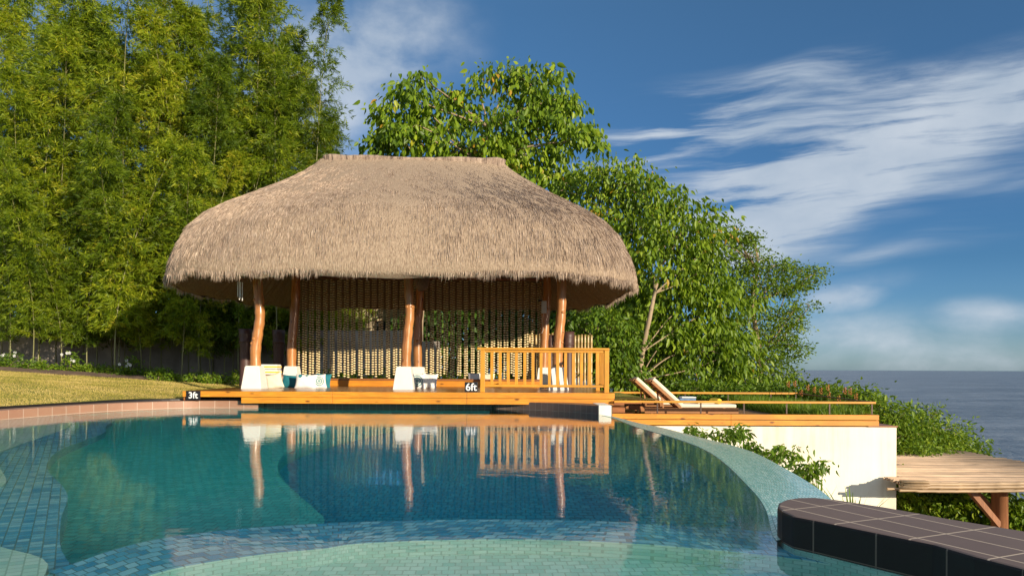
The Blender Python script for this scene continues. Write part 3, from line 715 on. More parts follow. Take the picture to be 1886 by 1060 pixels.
# railing
ra = P(883,0,14.72).x; rb = P(1118,0,14.72).x
rl = empty('wooden_railing', ((ra+rb)/2, 14.72, .352)); tag(rl, 'orange wooden railing with vertical slats on the right half of the deck edge', 'railing')
c0 = rl.location
def rx(px): return P(px, 0, 14.72).x - c0.x
def bx(name, x0,x1,y0,y1,z0,z1, mat, par, bev=.006):
    m = MB(); m.box(x0,x1,y0,y1,z0,z1); return m.build(name, mat, par, False, bev)
zt = .93
bx('top_rail', rx(879), rx(1121.5), -.06,.06, zt-.045, zt, M['railx'], rl)
bx('under_rail', rx(893), rx(1113), -.02,.02, zt-.10, zt-.048, M['railx'], rl)
bx('bottom_rail', rx(893), rx(1113), -.025,.025, .11, .16, M['railx'], rl)
for p in (889, 1117): bx('post', rx(p)-.048, rx(p)+.048, -.045,.045, 0, zt-.047, M['rail'], rl)
for p in (906,921,936,951,966.5,981.5,996.5,1012,1027,1041.5,1056,1071,1086,1100):
    bx('baluster', rx(p)-.031, rx(p)+.031, -.015,.015, .163, zt-.103, M['rail'], rl, .003)
bx('side_rail', rx(1117)-.05, rx(1117)+.05, .063, 1.55, zt-.045, zt-.002, M['rail'], rl)
bx('side_bottom_rail', rx(1117)-.024, rx(1117)+.024, .05, 1.5, .11, .158, M['rail'], rl)
bx('post', rx(1117)-.045, rx(1117)+.045, 1.46, 1.55, 0, zt-.05, M['rail'], rl)
for i in range(6): bx('baluster', rx(1117)-.015, rx(1117)+.015, .22+i*.2, .28+i*.2, .16, zt-.048, M['rail'], rl, .003)

# rear bench
def place(px, py, D): return P(px, py, D)
ba, bb = P(603,0,19.2).x, P(1010,0,19.2).x
bn = empty('low_bench', ((ba+bb)/2, 19.2, .352)); tag(bn, 'long low wooden bench below the bead curtains', 'bench')
hw = (bb-ba)/2
bx('seat', -hw, hw, -.22, .22, .155, .205, M['brownwood'], bn); bx('front_board', -hw+.02, hw-.02, -.20, -.17, .0, .152, M['fascia'], bn)
for q in (-hw+.1, -hw/2, 0, hw/2, hw-.1): bx('leg', q-.04, q+.04, -.16, .18, 0, .153, M['brownwood'], bn)

# cushions
def cushion(px, py, D, w, h, t, mat, label, lean=-14, roll=0, yaw=0, name='cushion', group='loose cushions on the pavilion deck', prints=None, z0=None):
    e = empty(name, P(px, py, D)); e.rotation_euler = (R(lean), R(roll), R(yaw)); tag(e, label, 'cushion', group)
    m = MB(); n = 14
    for sgn in (-1, 1):
        rows = []
        for j in range(n+1):
            v = -1+2*j/n; rr = []
            for i in range(n+1):
                u = -1+2*i/n
                th = (max(0,(1-u**4))*max(0,(1-v**4)))**.55*t/2
                x = u*w/2*(1-.09*(1-v*v)*abs(u)); z = v*h/2*(1-.09*(1-u*u)*abs(v))
                rr.append((x, sgn*th+.006*math.sin(u*7+v*5)*(1-abs(u)), z+h/2))
            rows.append(rr if sgn < 0 else rr[::-1])
        m.grid(rows)
    m.build('cover', mat, e, True)
    for (pm, cx_, cz_, ro, ri) in (prints or []):             # flat ring prints lying on the cover
        m = MB(); k = 28
        def sp(r_, a):
            x = cx_*w/2+r_*math.cos(a); z = cz_*h/2+r_*math.sin(a); u = max(-.98,min(.98,x/(w/2))); v = max(-.98,min(.98,z/(h/2)))
            return (x, -(max(0,1-u**4)*max(0,1-v**4))**.55*t/2-.006, z+h/2)
        m.grid([[sp(ro, 2*PI*i/k) for i in range(k)], [sp((ro+ri)/2, 2*PI*i/k) for i in range(k)], [sp(ri, 2*PI*i/k) for i in range(k)]], True)
        m.build('print', pm, e, True)
    return e
T = M['tealprint']
mand = lambda cx_, cz_, s_: [(T, cx_, cz_, s_, s_*.8), (T, cx_, cz_, s_*.66, s_*.42), (T, cx_, cz_, s_*.28, .004)]
# folded sun mats behind the front left footing
for i, (z, w, lab, ms) in enumerate(((0,.50,'white folded mat with a wide yellow band, lower one behind the front left post footing',M['white']),(.135,.46,'white folded mat with a bright yellow band, on top of the other mat',M['white']))):
    e = empty('folded_mat', (P(497,0,18.0).x+.01*i, 18.0, .66+z)); tag(e, lab, 'folded mat', 'folded mats')
    bx('mat_body', -w/2, w/2, -.18, .18, 0, .128, ms, e, .03); bx('yellow_band', -w/2-.004, w/2+.004, -.186, .186, .045, .085, M['yellow'], e, .006)
e = empty('side_table', (P(499,0,18.0).x, 18.0, .352)); tag(e, 'small brown wooden table carrying the folded mats', 'table')
bx('tabletop', -.26,.26,-.2,.2,.27,.305, M['brownwood'], e)
for a in (-.22,.22):
    for b in (-.16,.16): bx('leg', a-.02,a+.02,b-.02,b+.02,0,.268, M['brownwood'], e, .002)
cushion(508, 716, 17.1, .42,.40,.16, M['cream'], 'cream cushion leaning next to the front left footing', -16, -14, 12)
cushion(532, 715, 17.5, .46,.36,.17, M['teal'], 'plain dark teal cushion among the white ones', -22, 3, -8)
cushion(562, 716, 17.1, .52,.38,.16, M['white'], 'white cushion with a small teal splash right of the teal cushion', -18, 2, 4, prints=[(M['teal'], -.5, .62, .045, .004),(T, .1, .7, .03, .004)])
cushion(594, 714.5, 17.7, .38,.38,.12, M['teal'], 'teal cushion mostly hidden behind the mandala cushion', -14, 4, 4)
cushion(588, 716, 17.25, .40,.37,.15, M['white'], 'white cushion with a round mandala print at the left group end', -14, -3, 30, prints=mand(0,0,.12))
cushion(769, 717, 17.0, .40,.40,.15, M['white'], 'white cushion with a round mandala print beside the middle post', -14, 0, 10, prints=mand(-.05,0,.14))
cushion(789, 717, 17.05, .40,.40,.15, M['white'], 'plain white cushion right of the mandala cushion at the middle post', -14, 3, -8)
cushion(873, 706, 19.15, .36,.30,.13, M['white'], 'small white cushion on the bench above the 6ft plaque', -14, 2, 5, z0=.56)
cushion(898, 706, 19.15, .40,.28,.13, M['cream'], 'cream cushion on the bench behind the railing post', -14, -2, -5)
cushion(1010, 716, 17.3, .44,.40,.15, M['cream'], 'cream cushion against the front right footing behind the railing', -14, 0, 0)

# dark ribbed wooden columns
def column(px, D, ztop, r, label):
    c = P(px, 0, D); e = empty('wooden_column', (c.x, D, .30)); tag(e, label, 'column', 'dark carved columns around the pavilion'); h = ztop-.30
    m = MB(); rows = []; k = 28
    for z, s_ in ((0,1),(.1,.95),(h*.5,.86),(h*.72,.90),(h*.78,1.0),(h*.8,.93),(h*.9,1.02),(h,1.06),(h,.8),(h-.05,.78)):
        rows.append([(r*s_*(1+.05*(i%2))*math.cos(2*PI*i/k), r*s_*(1+.05*(i%2))*math.sin(2*PI*i/k), z) for i in range(k)])
    m.grid(rows, True); m.build('carved_shaft', M['darkpillar'], e, True)
    m = MB(); m.lathe([(r*1.0,h*.755),(r*1.09,h*.765),(r*1.09,h*.79),(r*1.0,h*.80)], 24); m.build('neck_ring', M['darkpillar'], e, True)
column(452, 20.6, 1.96, .17, 'dark ribbed wooden column left of the front left post')
column(513, 21.4, 1.98, .17, 'dark ribbed wooden column between the front left and rear left posts')
column(1014, 21.0, 1.85, .14, 'dark ribbed wooden column just left of the front right post')
column(1046, 20.6, 1.93, .17, 'dark ribbed wooden column just right of the front right post')

# bamboo screen
sa, sb = P(975,0,21.9).x, P(1089,0,21.9).x
e = empty('bamboo_screen', ((sa+sb)/2, 21.9, .1)); tag(e, 'screen of upright yellow bamboo poles behind the railing', 'bamboo screen')
k = 20
for i in range(k):
    x = sa+(sb-sa)*i/(k-1)-e.location.x; h = 1.83+random.uniform(-.04,.03); pts = []; rad = []
    z = 0
    while z < h:
        for dz, s_ in ((0,1.12),(.015,.97),(.16,.94),(.30,.97)):
            if z+dz < h: pts.append((x, .008*math.sin(i), z+dz)); rad.append(.037*s_)
        z += .315
    pts.append((x,0,h)); rad.append(.036)
    m = MB(); m.tube(pts, rad, 9); m.build('bamboo_pole', M['bamboo'], e, True)
m = MB(); m.tube([(sa-e.location.x-.05,.06,.5),(sb-e.location.x+.05,.06,.5)], .03, 8); m.tube([(sa-e.location.x-.05,.06,1.4),(sb-e.location.x+.05,.06,1.4)], .03, 8); m.build('cross_bar', M['bamboo'], e, True)

# hanging things
e = empty('wind_chime', P(441, 500, 15.9)); tag(e, 'wind chime of pale tubes hanging under the left eave', 'wind chime')
zt_ = P(441, 519, 15.9).z-e.location.z
for i, (dx, l) in enumerate(((-.045,.33),(-.02,.40),(.012,.36),(.045,.42))):
    m = MB(); m.tube([(dx, .03*(i%2), zt_),(dx, .03*(i%2), zt_-l)], .011, 8); m.build('tube', M['footing'], e, True)
m = MB(); m.lathe([(0,.03),(.07,.02),(.07,0),(0,-.01)], 14, (0,0,zt_+.06)); m.tube([(0,0,zt_+.08),(0,0,.25)], .004, 5); m.build('top_plate', M['log'], e)
e = empty('hanging_lamp', P(776, 505, 18.2)); tag(e, 'round dark woven lamp hanging behind the middle post', 'lamp')
m = MB(); m.lathe([(.03,.12),(.12,.10),(.19,.02),(.20,-.08),(.17,-.2),(.10,-.29),(.09,-.3)], 22, (0,0,-.12)); m.build('woven_shade', M['thatchunder'], e, True)
m = MB(); m.tube([(0,0,0),(0,0,.5)], .008, 6); m.build('cord', M['black'], e)
e = empty('speaker', P(1001, 566, 19.7)); tag(e, 'small pale speaker box fixed on the rear right post with a dangling wire', 'speaker')
bx('speaker_box', -.07,.07,-.2,-.06,-.17,.17, M['grey'], e, .012); bx('bracket', -.16,-.05,-.1,-.06,.16,.21, M['black'], e, .004)
m = MB(); m.tube(smooth_curve([(0,-.14,-.17),(-.05,-.15,-.4),(-.02,-.14,-.62),(-.06,-.13,-.72)],5), .006, 6); m.build('wire', M['grey'], e, True)

# ---------------------------------------------------------------- terrace on the right
TL = P(1127,0,14.4).x; TR = P(1620,0,14.4).x; TW = P(1653.5,0,14.4).x
e = empty('retaining_wall', ((TL+TW)/2, 17, -6)); tag(e, 'tall cream rendered wall carrying the sun terrace', 'wall')
m = MB(); m.box(TL+.05-e.location.x, TW-e.location.x, 14.42-17, 21-17, -2, 5.69); m.build('wall_body', M['plaster'], e, False, .02)
bx('wall_cap', P(1600,0,14.4).x-e.location.x, TW+.01-e.location.x, 14.40-17, 21-17, 5.692, 5.715, M['brownwood'], e, .003)
td = empty('terrace_deck', ((TL+TR)/2, 17, -.3)); tag(td, 'lower wooden sun terrace with a two-board orange edge', 'deck'); tx = td.location.x
bx('deck_floor', TL-tx, P(1480,0,14.4).x-tx, 14.46-17, 20.6-17, .06, .10, M['redplank'], td, .003)
for (z0, z1) in ((.012,.119),(.132,.238)):
    x = TL
    for xb in (P(1347,0,14.4).x, TR):
        bx('edge_board', x-tx, xb-.004-tx, 14.40-17, 14.44-17, z0, z1, M['fascia'], td, .005); x = xb
bx('side_board', TR-.04-tx, TR-tx, 14.45-17, 20.6-17, .012, .235, M['fascia'], td, .005)
bx('rear_board', TL-tx, TR-.05-tx, 20.62-17, 20.66-17, .012, .2, M['brownwood'], td, .005)
bx('step', TL-.05-tx, P(1172,0,15).x-tx, 14.95-17, 15.6-17, .101, .19, M['brownwood'], td, .005)
bx('step', TL-.05-tx, P(1160,0,15).x-tx, 15.62-17, 16.4-17, .101, .30, M['brownwood'], td, .005)
e = empty('handrail', (tx, 14.5, -.06)); tag(e, 'thin orange handrail on metal stubs along the front of the terrace', 'handrail')
zr = .85-(740-680)*14.5/F+.06
bx('rail', P(1131,0,14.5).x-tx, P(1612,0,14.5).x-tx, -.04,.04, zr-.02, zr+.025, M['railx'], e)
for p in (1211,1291,1370.5,1449,1528,1606): bx('stub_post', P(p,0,14.5).x-tx-.014, P(p,0,14.5).x-tx+.014, -.012,.012, .002, zr-.021, M['metal'], e, .002)
e = empty('handrail', (P(1300,0,20.5).x, 20.5, -.1)); tag(e, 'thin orange handrail along the far side of the terrace, turning toward the sea end', 'handrail'); tx2 = e.location.x
zr2 = .85-(723.5-680)*20.5/F+.1; xr2 = P(1468,0,20.5).x
bx('rail', P(1131,0,20.5).x-tx2, xr2-tx2, -.045,.045, zr2-.025, zr2+.03, M['railx'], e)
m = MB(); m.bar((xr2-tx2, 0, zr2), (P(1608,0,14.7).x-tx2, 14.6-20.5, zr+.04), .03, .03); m.build('side_rail', M['metal'], e)
for p in (1180,1262,1341,1420,1466): bx('stub_post', P(p,0,20.5).x-tx2-.014, P(p,0,20.5).x-tx2+.014, -.012,.012, 0, zr2-.027, M['metal'], e, .002)
# loungers
def lounger(x, D, label):
    e = empty('sun_lounger', (x, D, -.199)); tag(e, label, 'sun lounger', 'sun loungers on the lower terrace')
    for yy in (-.32, .29): bx('side_frame', 0, 2.02, yy, yy+.03, .10, .215, M['lounger'], e, .006)
    bx('end_frame', 1.98, 2.02, -.288, .288, .10, .21, M['lounger'], e, .004)
    for xx in (.25, 1.8):
        for yy in (-.28, .24): bx('leg', xx, xx+.05, yy, yy+.04, 0, .215, M['lounger'], e, .004)
    bx('seat_cushion', .78, 1.99, -.28, .28, .222, .30, M['cream'], e, .025)
    bk = Matrix.Translation((.80,0,.205)) @ Matrix.Rotation(R(180+42), 4, 'Y')
    m = MB(); 
    for yy in (-.30, .26): m.box(0, .90, yy, yy+.04, -.02, .03, bk)
    for i in range(7): m.box(.05+i*.125, .12+i*.125, -.258, .258, -.01, .018, bk)
    m.box(.86,.91,-.30,.30,-.022,.032, bk)
    m.build('backrest', M['lounger'], e, False, .005)
    m = MB(); bk2 = bk; m.box(.02, .88, -.28, .28, -.105, -.025, bk2); m.build('back_cushion', M['cream'], e, False, .025)
    p_ = bk @ Vector((.55,0,.03))
    for yy in (-.2,.2):
        m = MB(); m.bar((p_.x, yy, p_.z), (p_.x+.06, yy, .17), .03, .03); m.build('prop', M['lounger'], e)
    return e
lounger(P(1176,0,15.5).x+.08, 15.5, 'teak sun lounger with a cream mattress, nearer of the two on the terrace')
lounger(P(1150,0,16.9).x+.02, 16.7, 'teak sun lounger with a cream mattress, half hidden behind the nearer one')
e = empty('rolled_towel', (P(1318,0,15.5).x, 15.5, .105)); tag(e, 'rolled yellow towel at the foot of the nearer lounger', 'towel')
m = MB(); m.lathe([(0,-.2),(.05,-.2),(.06,-.17),(.06,.17),(.05,.2),(0,.2)], 16); 
o = m.build('towel_roll', M['yellow'], e, True, loc=(0,0,.055)); o.rotation_euler = (R(90),0,R(10))
bx('folded_end', -.42,-.06,-.15,.15,0,.035, M['cream'], e, .012)
e = empty('towel_roll', (P(1264,0,16.7).x, 16.7, .105)); tag(e, 'blue and white towel folded on the farther lounger', 'towel')
bx('folded_towel', -.2,.2,-.16,.16,0,.07, M['blue'], e, .03); bx('white_top', -.14,.2,-.162,.162,.072,.10, M['white'], e, .012)
e = empty('red_cloth', (P(1222,0,18.2).x, 18.2, .29)); tag(e, 'small red cloth behind the raised lounger backs', 'cloth')
m = MB(); m.lathe([(0,.07),(.06,.05),(.09,-.01),(.07,-.07),(0,-.08)], 10); m.build('cloth', M['red'], e, True)
tag(bx('stool', P(1222,0,18.2).x-.2, P(1222,0,18.2).x+.2, 18.0, 18.4, -.199, .205, M['brownwood'], None, .01), 'low wooden stool under the red cloth', 'stool')
bpy.data.objects['red_cloth'].location.z = .29

# pergola
pg = empty('reed_pergola', (10.2, 16.4, -6)); tag(pg, 'pergola with a bleached reed roof beside the cream wall', 'pergola'); pl = pg.location
zp = -1.34; xL = P(1657,0,13.75).x
m = MB(); d = 13.78; i = 0
while d < 20.0:
    r = random.uniform(.016,.026); xr = 12.15+random.uniform(-.12,.12)+(.03*(20-d)); xa = xL+random.uniform(-.03,.05)+(0 if d < 14.35 else .06+TW-xL)
    z = zp+random.uniform(-.008,.012)
    m.tube([(xa-pl.x, d-pl.y, z-pl.z),((xa+xr)/2-pl.x, d-pl.y+random.uniform(-.02,.02), z-pl.z+random.uniform(-.015,.015)),(xr-pl.x, d-pl.y+random.uniform(-.02,.02), z-pl.z)], r, 6)
    d += r*1.75
m.build('reed_roof', M['reed'], pg, True)
for (dd, zz, r, xa, lbl) in ((13.64,-1.385,.036,xL-.0,0),(13.70,-1.335,.038,xL+.03,0),(13.70,-1.45,.026,xL-.26,0),(13.60,-1.455,.026,xL-.08,0),(13.74,-1.40,.032,xL+.0,0)):
    m = MB(); pts = []; rad = []; x = xa
    while x < 12.4:
        for dx, s_ in ((0,1.14),(.02,1),(.30,.97)): pts.append((x+dx-pl.x, dd-pl.y+.015*math.sin(x*3), zz-pl.z+.02*math.sin(x*1.3))); rad.append(r*s_)
        x += .38
    m.tube(pts, rad, 10); m.build('edge_pole', M['pole'], pg, True)
for k in range(9):                                            # cut ends of the bundle
    m = MB(); a = xL-.02+random.uniform(-.02,.03); yy = 13.60+(k%3)*.055; zz = -1.30+(k//3)*-.055
    m.lathe([(.012,.0),(.026,.0),(.026,.5)], 10); o = m.build('cut_pole', M['pole'], pg, True, loc=(a-pl.x, yy-pl.y, zz-pl.z)); o.rotation_euler = (0,R(90),0)
xp = P(1843,0,14.6).x
m = MB(); m.tube([(xp-pl.x+.03,14.6-pl.y,0),(xp-pl.x,14.6-pl.y,2.5),(xp-pl.x-.01,14.6-pl.y,-1.52-pl.z)], [.17,.155,.15], 18, 0, .02); m.build('post', M['log'], pg, True)
bx('cap', xp-pl.x-.24, xp-pl.x+.24, 14.45-pl.y, 14.75-pl.y, -1.56-pl.z, -1.50-pl.z, M['log'], pg)
for (ya, xa2) in ((14.3, 1772),(14.9, 1806)):
    a_ = Vector((P(xa2,0,14.5).x-pl.x, ya-pl.y, -1.52-pl.z)); b__ = Vector((xp-pl.x-.08, 14.6+(ya-14.6)*.3-pl.y, -2.32-pl.z if ya < 14.6 else -2.05-pl.z))
    m = MB(); m.bar(a_, b__, .09, .12); m.build('brace', M['log'], pg, False, .006)
for dd in (14.3, 17.2, 19.6):
    m = MB(); m.tube([(xL+.3-pl.x, dd-pl.y, -1.44-pl.z),(12.3-pl.x, dd-pl.y, -1.44-pl.z)], .055, 10); m.build('beam', M['log'], pg, True)
for (dd, xx) in ((19.6,xp),(19.6,12.0),(19.6,8.4)):
    m = MB(); m.tube([(xx-pl.x, dd-pl.y, 0),(xx-pl.x, dd-pl.y, -1.5-pl.z)], .12, 12); m.build('post', M['log'], pg, True)

# boundary wall and stone house behind
m = MB(); prev = None
e = empty('boundary_wall', (-9, 26.6, 0)); tag(e, 'stained grey boundary wall behind the bamboo', 'wall')
for i, (xa, xb, zt_) in enumerate(((-24,-16.2,2.5),(-16.2,-11.4,2.35),(-11.4,-7.5,2.2),(-7.5,-3.4,2.25))):
    bx('wall_panel', xa+9+.004, xb+9-.004, 0, .22, -.5, zt_, M['wall'], e, .01)
bx('wall_panel', -3.396+9, -2.75+9, 0, .22, -.5, 1.85, M['wall'], e, .01)
hp = P(655,0,33); e = empty('stone_house', (hp.x, 33, -1)); tag(e, 'rubble stone house with dark openings seen through the bead curtain', 'house')
hw = 3.6; bx('stone_wall', -hw, hw, 0, 3, 0, P(0,552,33).z+1, M['stone'], e, .02)
for px_, w_, a, b in ((662,.33,606,583),(700,.25,606,588),(730,.35,606,582),(600,.3,606,590)):
    x = P(px_,0,33).x-hp.x; bx('window', x-w_, x+w_, -.02, .05, P(0,a,33).z+1, P(0,b,33).z+1, M['dark'], e, .003)
bx('roof_slab', -hw-.3, hw+.3, -.4, 3.2, P(0,552,33).z+1.003, P(0,552,33).z+1.15, M['wall'], e, .01)
print('part2 ok')
# ---------------------------------------------------------------- vegetation
def bamboo_mesh(H, seed, lean, z0f=.2, dens=1.0, bl=1.25, leafs=6):
    rg = np.random.default_rng(seed); rr = random.Random(seed)
    def cul(t): return np.array([lean[0]*t**2.2+.08*math.sin(t*6+seed), lean[1]*t**2.2+.06*math.cos(t*5+seed), H*t*(1-.06*t*t)])
    m = MB(); K = 26; m.tube([tuple(cul(i/K)) for i in range(K+1)], [.022*(1-.86*i/K)+.004 for i in range(K+1)], 7)
    B=[];Dd=[];Ls=[];rn=[]; t = z0f; nodes = int(H/.30)
    for k in range(nodes):
        t = z0f+(1-z0f)*(k+.5)/nodes
        if rr.random() > .80: continue
        prof = (.50+.75*math.sin(PI*min(1,(t-z0f)/(1-z0f))**.75))*(1 if t < .93 else .65)
        nb = max(2, int(round(rr.choice((4,5,6,7))*dens)))
        base = cul(t); crnd = rg.normal(0,.10)+.16*(t-.45)
        a0_ = rr.uniform(0,2*PI)
        for b in range(nb):
            a = a0_+b*2.4+rr.uniform(-.6,.6); Lb = bl*prof*rr.uniform(.45,1.15)
            up = rr.uniform(.35,1.0); dr = rr.uniform(.5,1.15); ns = 9; pts = []
            for s_ in range(ns+1):
                q = s_/ns; pts.append(base+np.array([math.cos(a)*Lb*q*.85, math.sin(a)*Lb*q*.85, Lb*(up*q-dr*q*q)]))
            if b < 3: m.tube([tuple(pts[0]), tuple(pts[3]), tuple(pts[6]), tuple(pts[-1])], [.006,.005,.004,.002], 3)
            br = crnd+rg.normal(0,.09)
            for s_ in range(2, ns+1):
                q = s_/ns
                for w in range(2):
                    ad = np.array([math.cos(a)+rg.normal(0,.6), math.sin(a)+rg.normal(0,.6), rg.normal(.0,.45)]); ad /= np.linalg.norm(ad)
                    tl = rr.uniform(.08,.26); end = pts[s_]+ad*tl
                    for l in range(leafs):
                        B.append(pts[s_]+ad*tl*(.55+.45*l/leafs)+rg.normal(0,.012,3)); dd = ad*.9+rg.normal(0,.48,3)+np.array([0,0,-.25]); Dd.append(dd)
                        Ls.append(rr.uniform(.12,.25)); rn.append(.42+br+rg.normal(0,.12)+(.35 if rr.random()<.02 else 0))
    B = np.array(B); me = leafmesh('foliage', B, np.array(Dd), np.array(Ls), np.array(Ls)*.14, np.array(rn), True, .12, seed)
    me.materials.append(M['l_bamboo']); return m, me, len(B)
protos = []; NB = 0
for i, (H, lean, z0, dn, bl) in enumerate(((13.5,(1.0,-.8),.09,1,1.25),(15.5,(-.8,-1.2),.10,.95,1.35),(11.5,(.4,-1.6),.11,1,1.2),(17,(1.0,.2),.24,.75,1.15),(9.0,(-1.2,-1.9),.17,1,1.1))):
    mm, me, k = bamboo_mesh(H, 40+i, lean, z0, dn, bl); NB += k
    c = mm.build('culm', M['culm'], None, True); protos.append((c.data, me)); bpy.data.objects.remove(c)
print('bamboo leaves', NB)
G = 'bamboo plants in the grove left of the pavilion'
def bamboo(x, y, kind, rz, sc, label=None, tilt=(0,0)):
    z = lawn_z(x, y); e = empty('bamboo', (x, y, z-.05), rz); e.scale = (sc,)*3; e.rotation_euler = (tilt[0], tilt[1], rz)
    tag(e, label or 'tall feathery bamboo with a slim culm in the dense grove', 'bamboo', G)
    for nm, me in (('culm', protos[kind][0]), ('foliage', protos[kind][1])):
        o = bpy.data.objects.new(nm, me); COL.objects.link(o); o.parent = e
rb_ = random.Random(5)
for row, (D, n, xa, xb) in enumerate(((22.9, 8, -10, 400),(24.2, 10, -60, 470),(25.6, 12, -60, 500),(28.4, 12, -40, 520))):
    for i in range(n):
        px = xa+(xb-xa)*(i+.5)/n+rb_.uniform(-14,14); d = D+rb_.uniform(-.4,.4)
        kind = rb_.choice((2,4,0,2)) if row == 0 else rb_.choice((0,1,2,0,1))
        if row == 3: kind = rb_.choice((0,1,3))
        if px > 430: kind = rb_.choice((0,2))
        bamboo(P(px,0,d).x, d, kind, rb_.uniform(0, 6.28), rb_.uniform(.82,1.05) if row else rb_.uniform(.62,.88))
bamboo(P(512,0,24.4).x, 24.4, 3, 2.2, .98, 'thin airy bamboo standing tallest against the sky above the left roof slope')
bamboo(P(468,0,25.2).x, 25.2, 1, 1.0, .98, 'tall bamboo with a full plume just left of the airy one')
bamboo(P(410,0,24.8).x, 24.8, 1, 3.0, 1.0, 'tall yellow-green bamboo plume rising above the left roof corner')
bamboo(P(560,0,26.6).x, 26.6, 0, .4, .80, 'shorter bamboo whose tip peeks out above the roof left of the ridge')
bamboo(P(604,0,27.2).x, 27.2, 2, 4.2, .92, 'wispy yellow-green bamboo nearest to the open sky above the roof')
bamboo(P(560,0,27.8).x, 27.8, 1, 5.2, .84, 'arching bamboo between the tall airy one and the wispy one at the sky')
for px_, d_, k_, rz_, s_ in ((440,26.4,0,1.2,1.0),(475,27.2,1,2.6,.95),(535,26.0,0,3.3,.90),(548,28.6,1,.9,.86),(585,28.4,0,2.1,.84),(455,28.8,3,4.4,1.0),(395,26.6,0,5.0,1.05),(566,25.6,3,.3,.90),(600,26.6,3,3.6,.70),(620,28.6,2,1.7,.86)):
    bamboo(P(px_,0,d_).x, d_, k_, rz_, s_)
bamboo(P(640,0,27.5).x, 27.5, 4, 2.4, 1.0, 'low bamboo tuft touching the left end of the roof ridge')
bamboo(P(215,0,22.2).x, 22.2, 4, PI*.98, .98, 'bamboo culm leaning to the left in front of the grove')
# broad-leaved trees
def tube_chain(m, pts, r0, r1, n=7):
    pts = smooth_curve(pts, 4); m.tube(pts, [r0+(r1-r0)*i/(len(pts)-1) for i in range(len(pts))], n, 0, .04)
def tree(name, label, cat, trunk, r0, lobes, ncl, nper, Ll, Wr, mat, seed, group=None, sig=.26, hang=.9, limb=True, kite=False, dry=0, mt='bark'):
    rg = np.random.default_rng(seed); rr = random.Random(seed)
    tw = [P(*q) for q in trunk]; base = tw[0].copy(); e = empty(name, base); tag(e, label, cat, group)
    m = MB(); tube_chain(m, [tuple(p-base) for p in tw], r0, r0*.35, 10)
    B=[];Dd=[];Ls=[];rn=[]
    if limb and len(lobes) > 2:
        lobes = list(lobes)+[(l[0]+math.cos(a_)*l[3]*1.12, l[1]+math.sin(a_)*l[4]*1.12, l[2]+rr.uniform(-.4,.4), l[3]*rr.uniform(.28,.45), l[4]*rr.uniform(.22,.42)) for l in lobes for a_ in (rr.uniform(PI*.9,PI*2.1), rr.uniform(0,2*PI))]
    wts = np.array([l[3]*l[4] for l in lobes], float); wts /= wts.sum()
    for li_, (px, py, D, rx_, ry_) in enumerate(lobes):
        c = np.array(P(px, py, D)); s_ = D/F; rad = np.array([rx_*s_, (rx_+ry_)*.5*s_, ry_*s_])
        if limb and (li_ < 18 or rr.random() < .3) and c[2] > tw[min(2,len(tw)-1)].z-.2:
            st = min(tw[1:], key=lambda p: (Vector(c)-p).length+max(0, p.z-c[2]+1.0)*4); mid = (st+Vector(c))/2+Vector((rr.uniform(-.2,.2),rr.uniform(-.2,.2),rr.uniform(-.1,.25)))
            tube_chain(m, [tuple(st-base), tuple(mid-base), tuple(Vector(c)-base)], r0*.26, r0*.10, 6)
        k = max(3, int(ncl*wts[li_])); lr = rg.normal(0,.07)
        for j in range(k):
            u = rg.normal(size=3); u /= np.linalg.norm(u); p = c+rad*u*(.30+.78*rg.random()**.5)
            if j % 4 == 0 and limb: m.tube([tuple(Vector(c)-base+Vector((Vector(p)-Vector(c))*.15)), tuple((Vector(c)+Vector(p))/2-base+Vector((0,0,.06))), tuple(Vector(p)-base)], [r0*.11,r0*.07,.006], 4)
            cr = lr+rg.normal(0,.11)+(.6 if rr.random() < dry else 0)
            q = p+rg.normal(0,1,(nper,3))*np.array([sig,sig,sig*.7])
            B.append(q); dv = (q-p)*1.2+rg.normal(0,.42,(nper,3))+np.array([0,0,-hang])+u*.35; Dd.append(dv)
            Ls.append(rg.uniform(.5,1.3,nper)*Ll*(.8+.4*rr.random())); rn.append(.45+cr+rg.normal(0,.13,nper))
    B = np.concatenate(B)-np.array(base); Dd = np.concatenate(Dd); Ls = np.concatenate(Ls); rn = np.concatenate(rn)
    me = leafmesh('crown', B, Dd, Ls, Ls*Wr, rn, kite, .16, seed); me.materials.append(M[mat]); link('crown', me, e)
    m.build('trunk', M[mt], e, True); return e
tree('broadleaf_tree', 'large-leaved tree whose open crown rises above the roof ridge', 'tree', [(771,690,28),(775,560,28),(812,420,28),(880,300,28),(900,235,28)], .19,
     [(755,182,27.5,42,38),(722,225,27.5,30,26),(800,235,28,46,40),(745,262,27,52,30),(850,205,28.5,38,32),(930,148,28,44,26),(985,165,28,44,38),(1020,215,28,40,32),(930,235,28,60,40),(1045,260,27.6,36,28),(1085,252,28,16,20),(860,272,27.5,70,30),(980,285,28,60,30),(700,262,27,26,20),(1050,195,28,22,16),(1000,330,28,60,36),(890,300,28,80,30)],
     380, 19, .30, .50, 'l_tree', 101, dry=.02, hang=1.5)
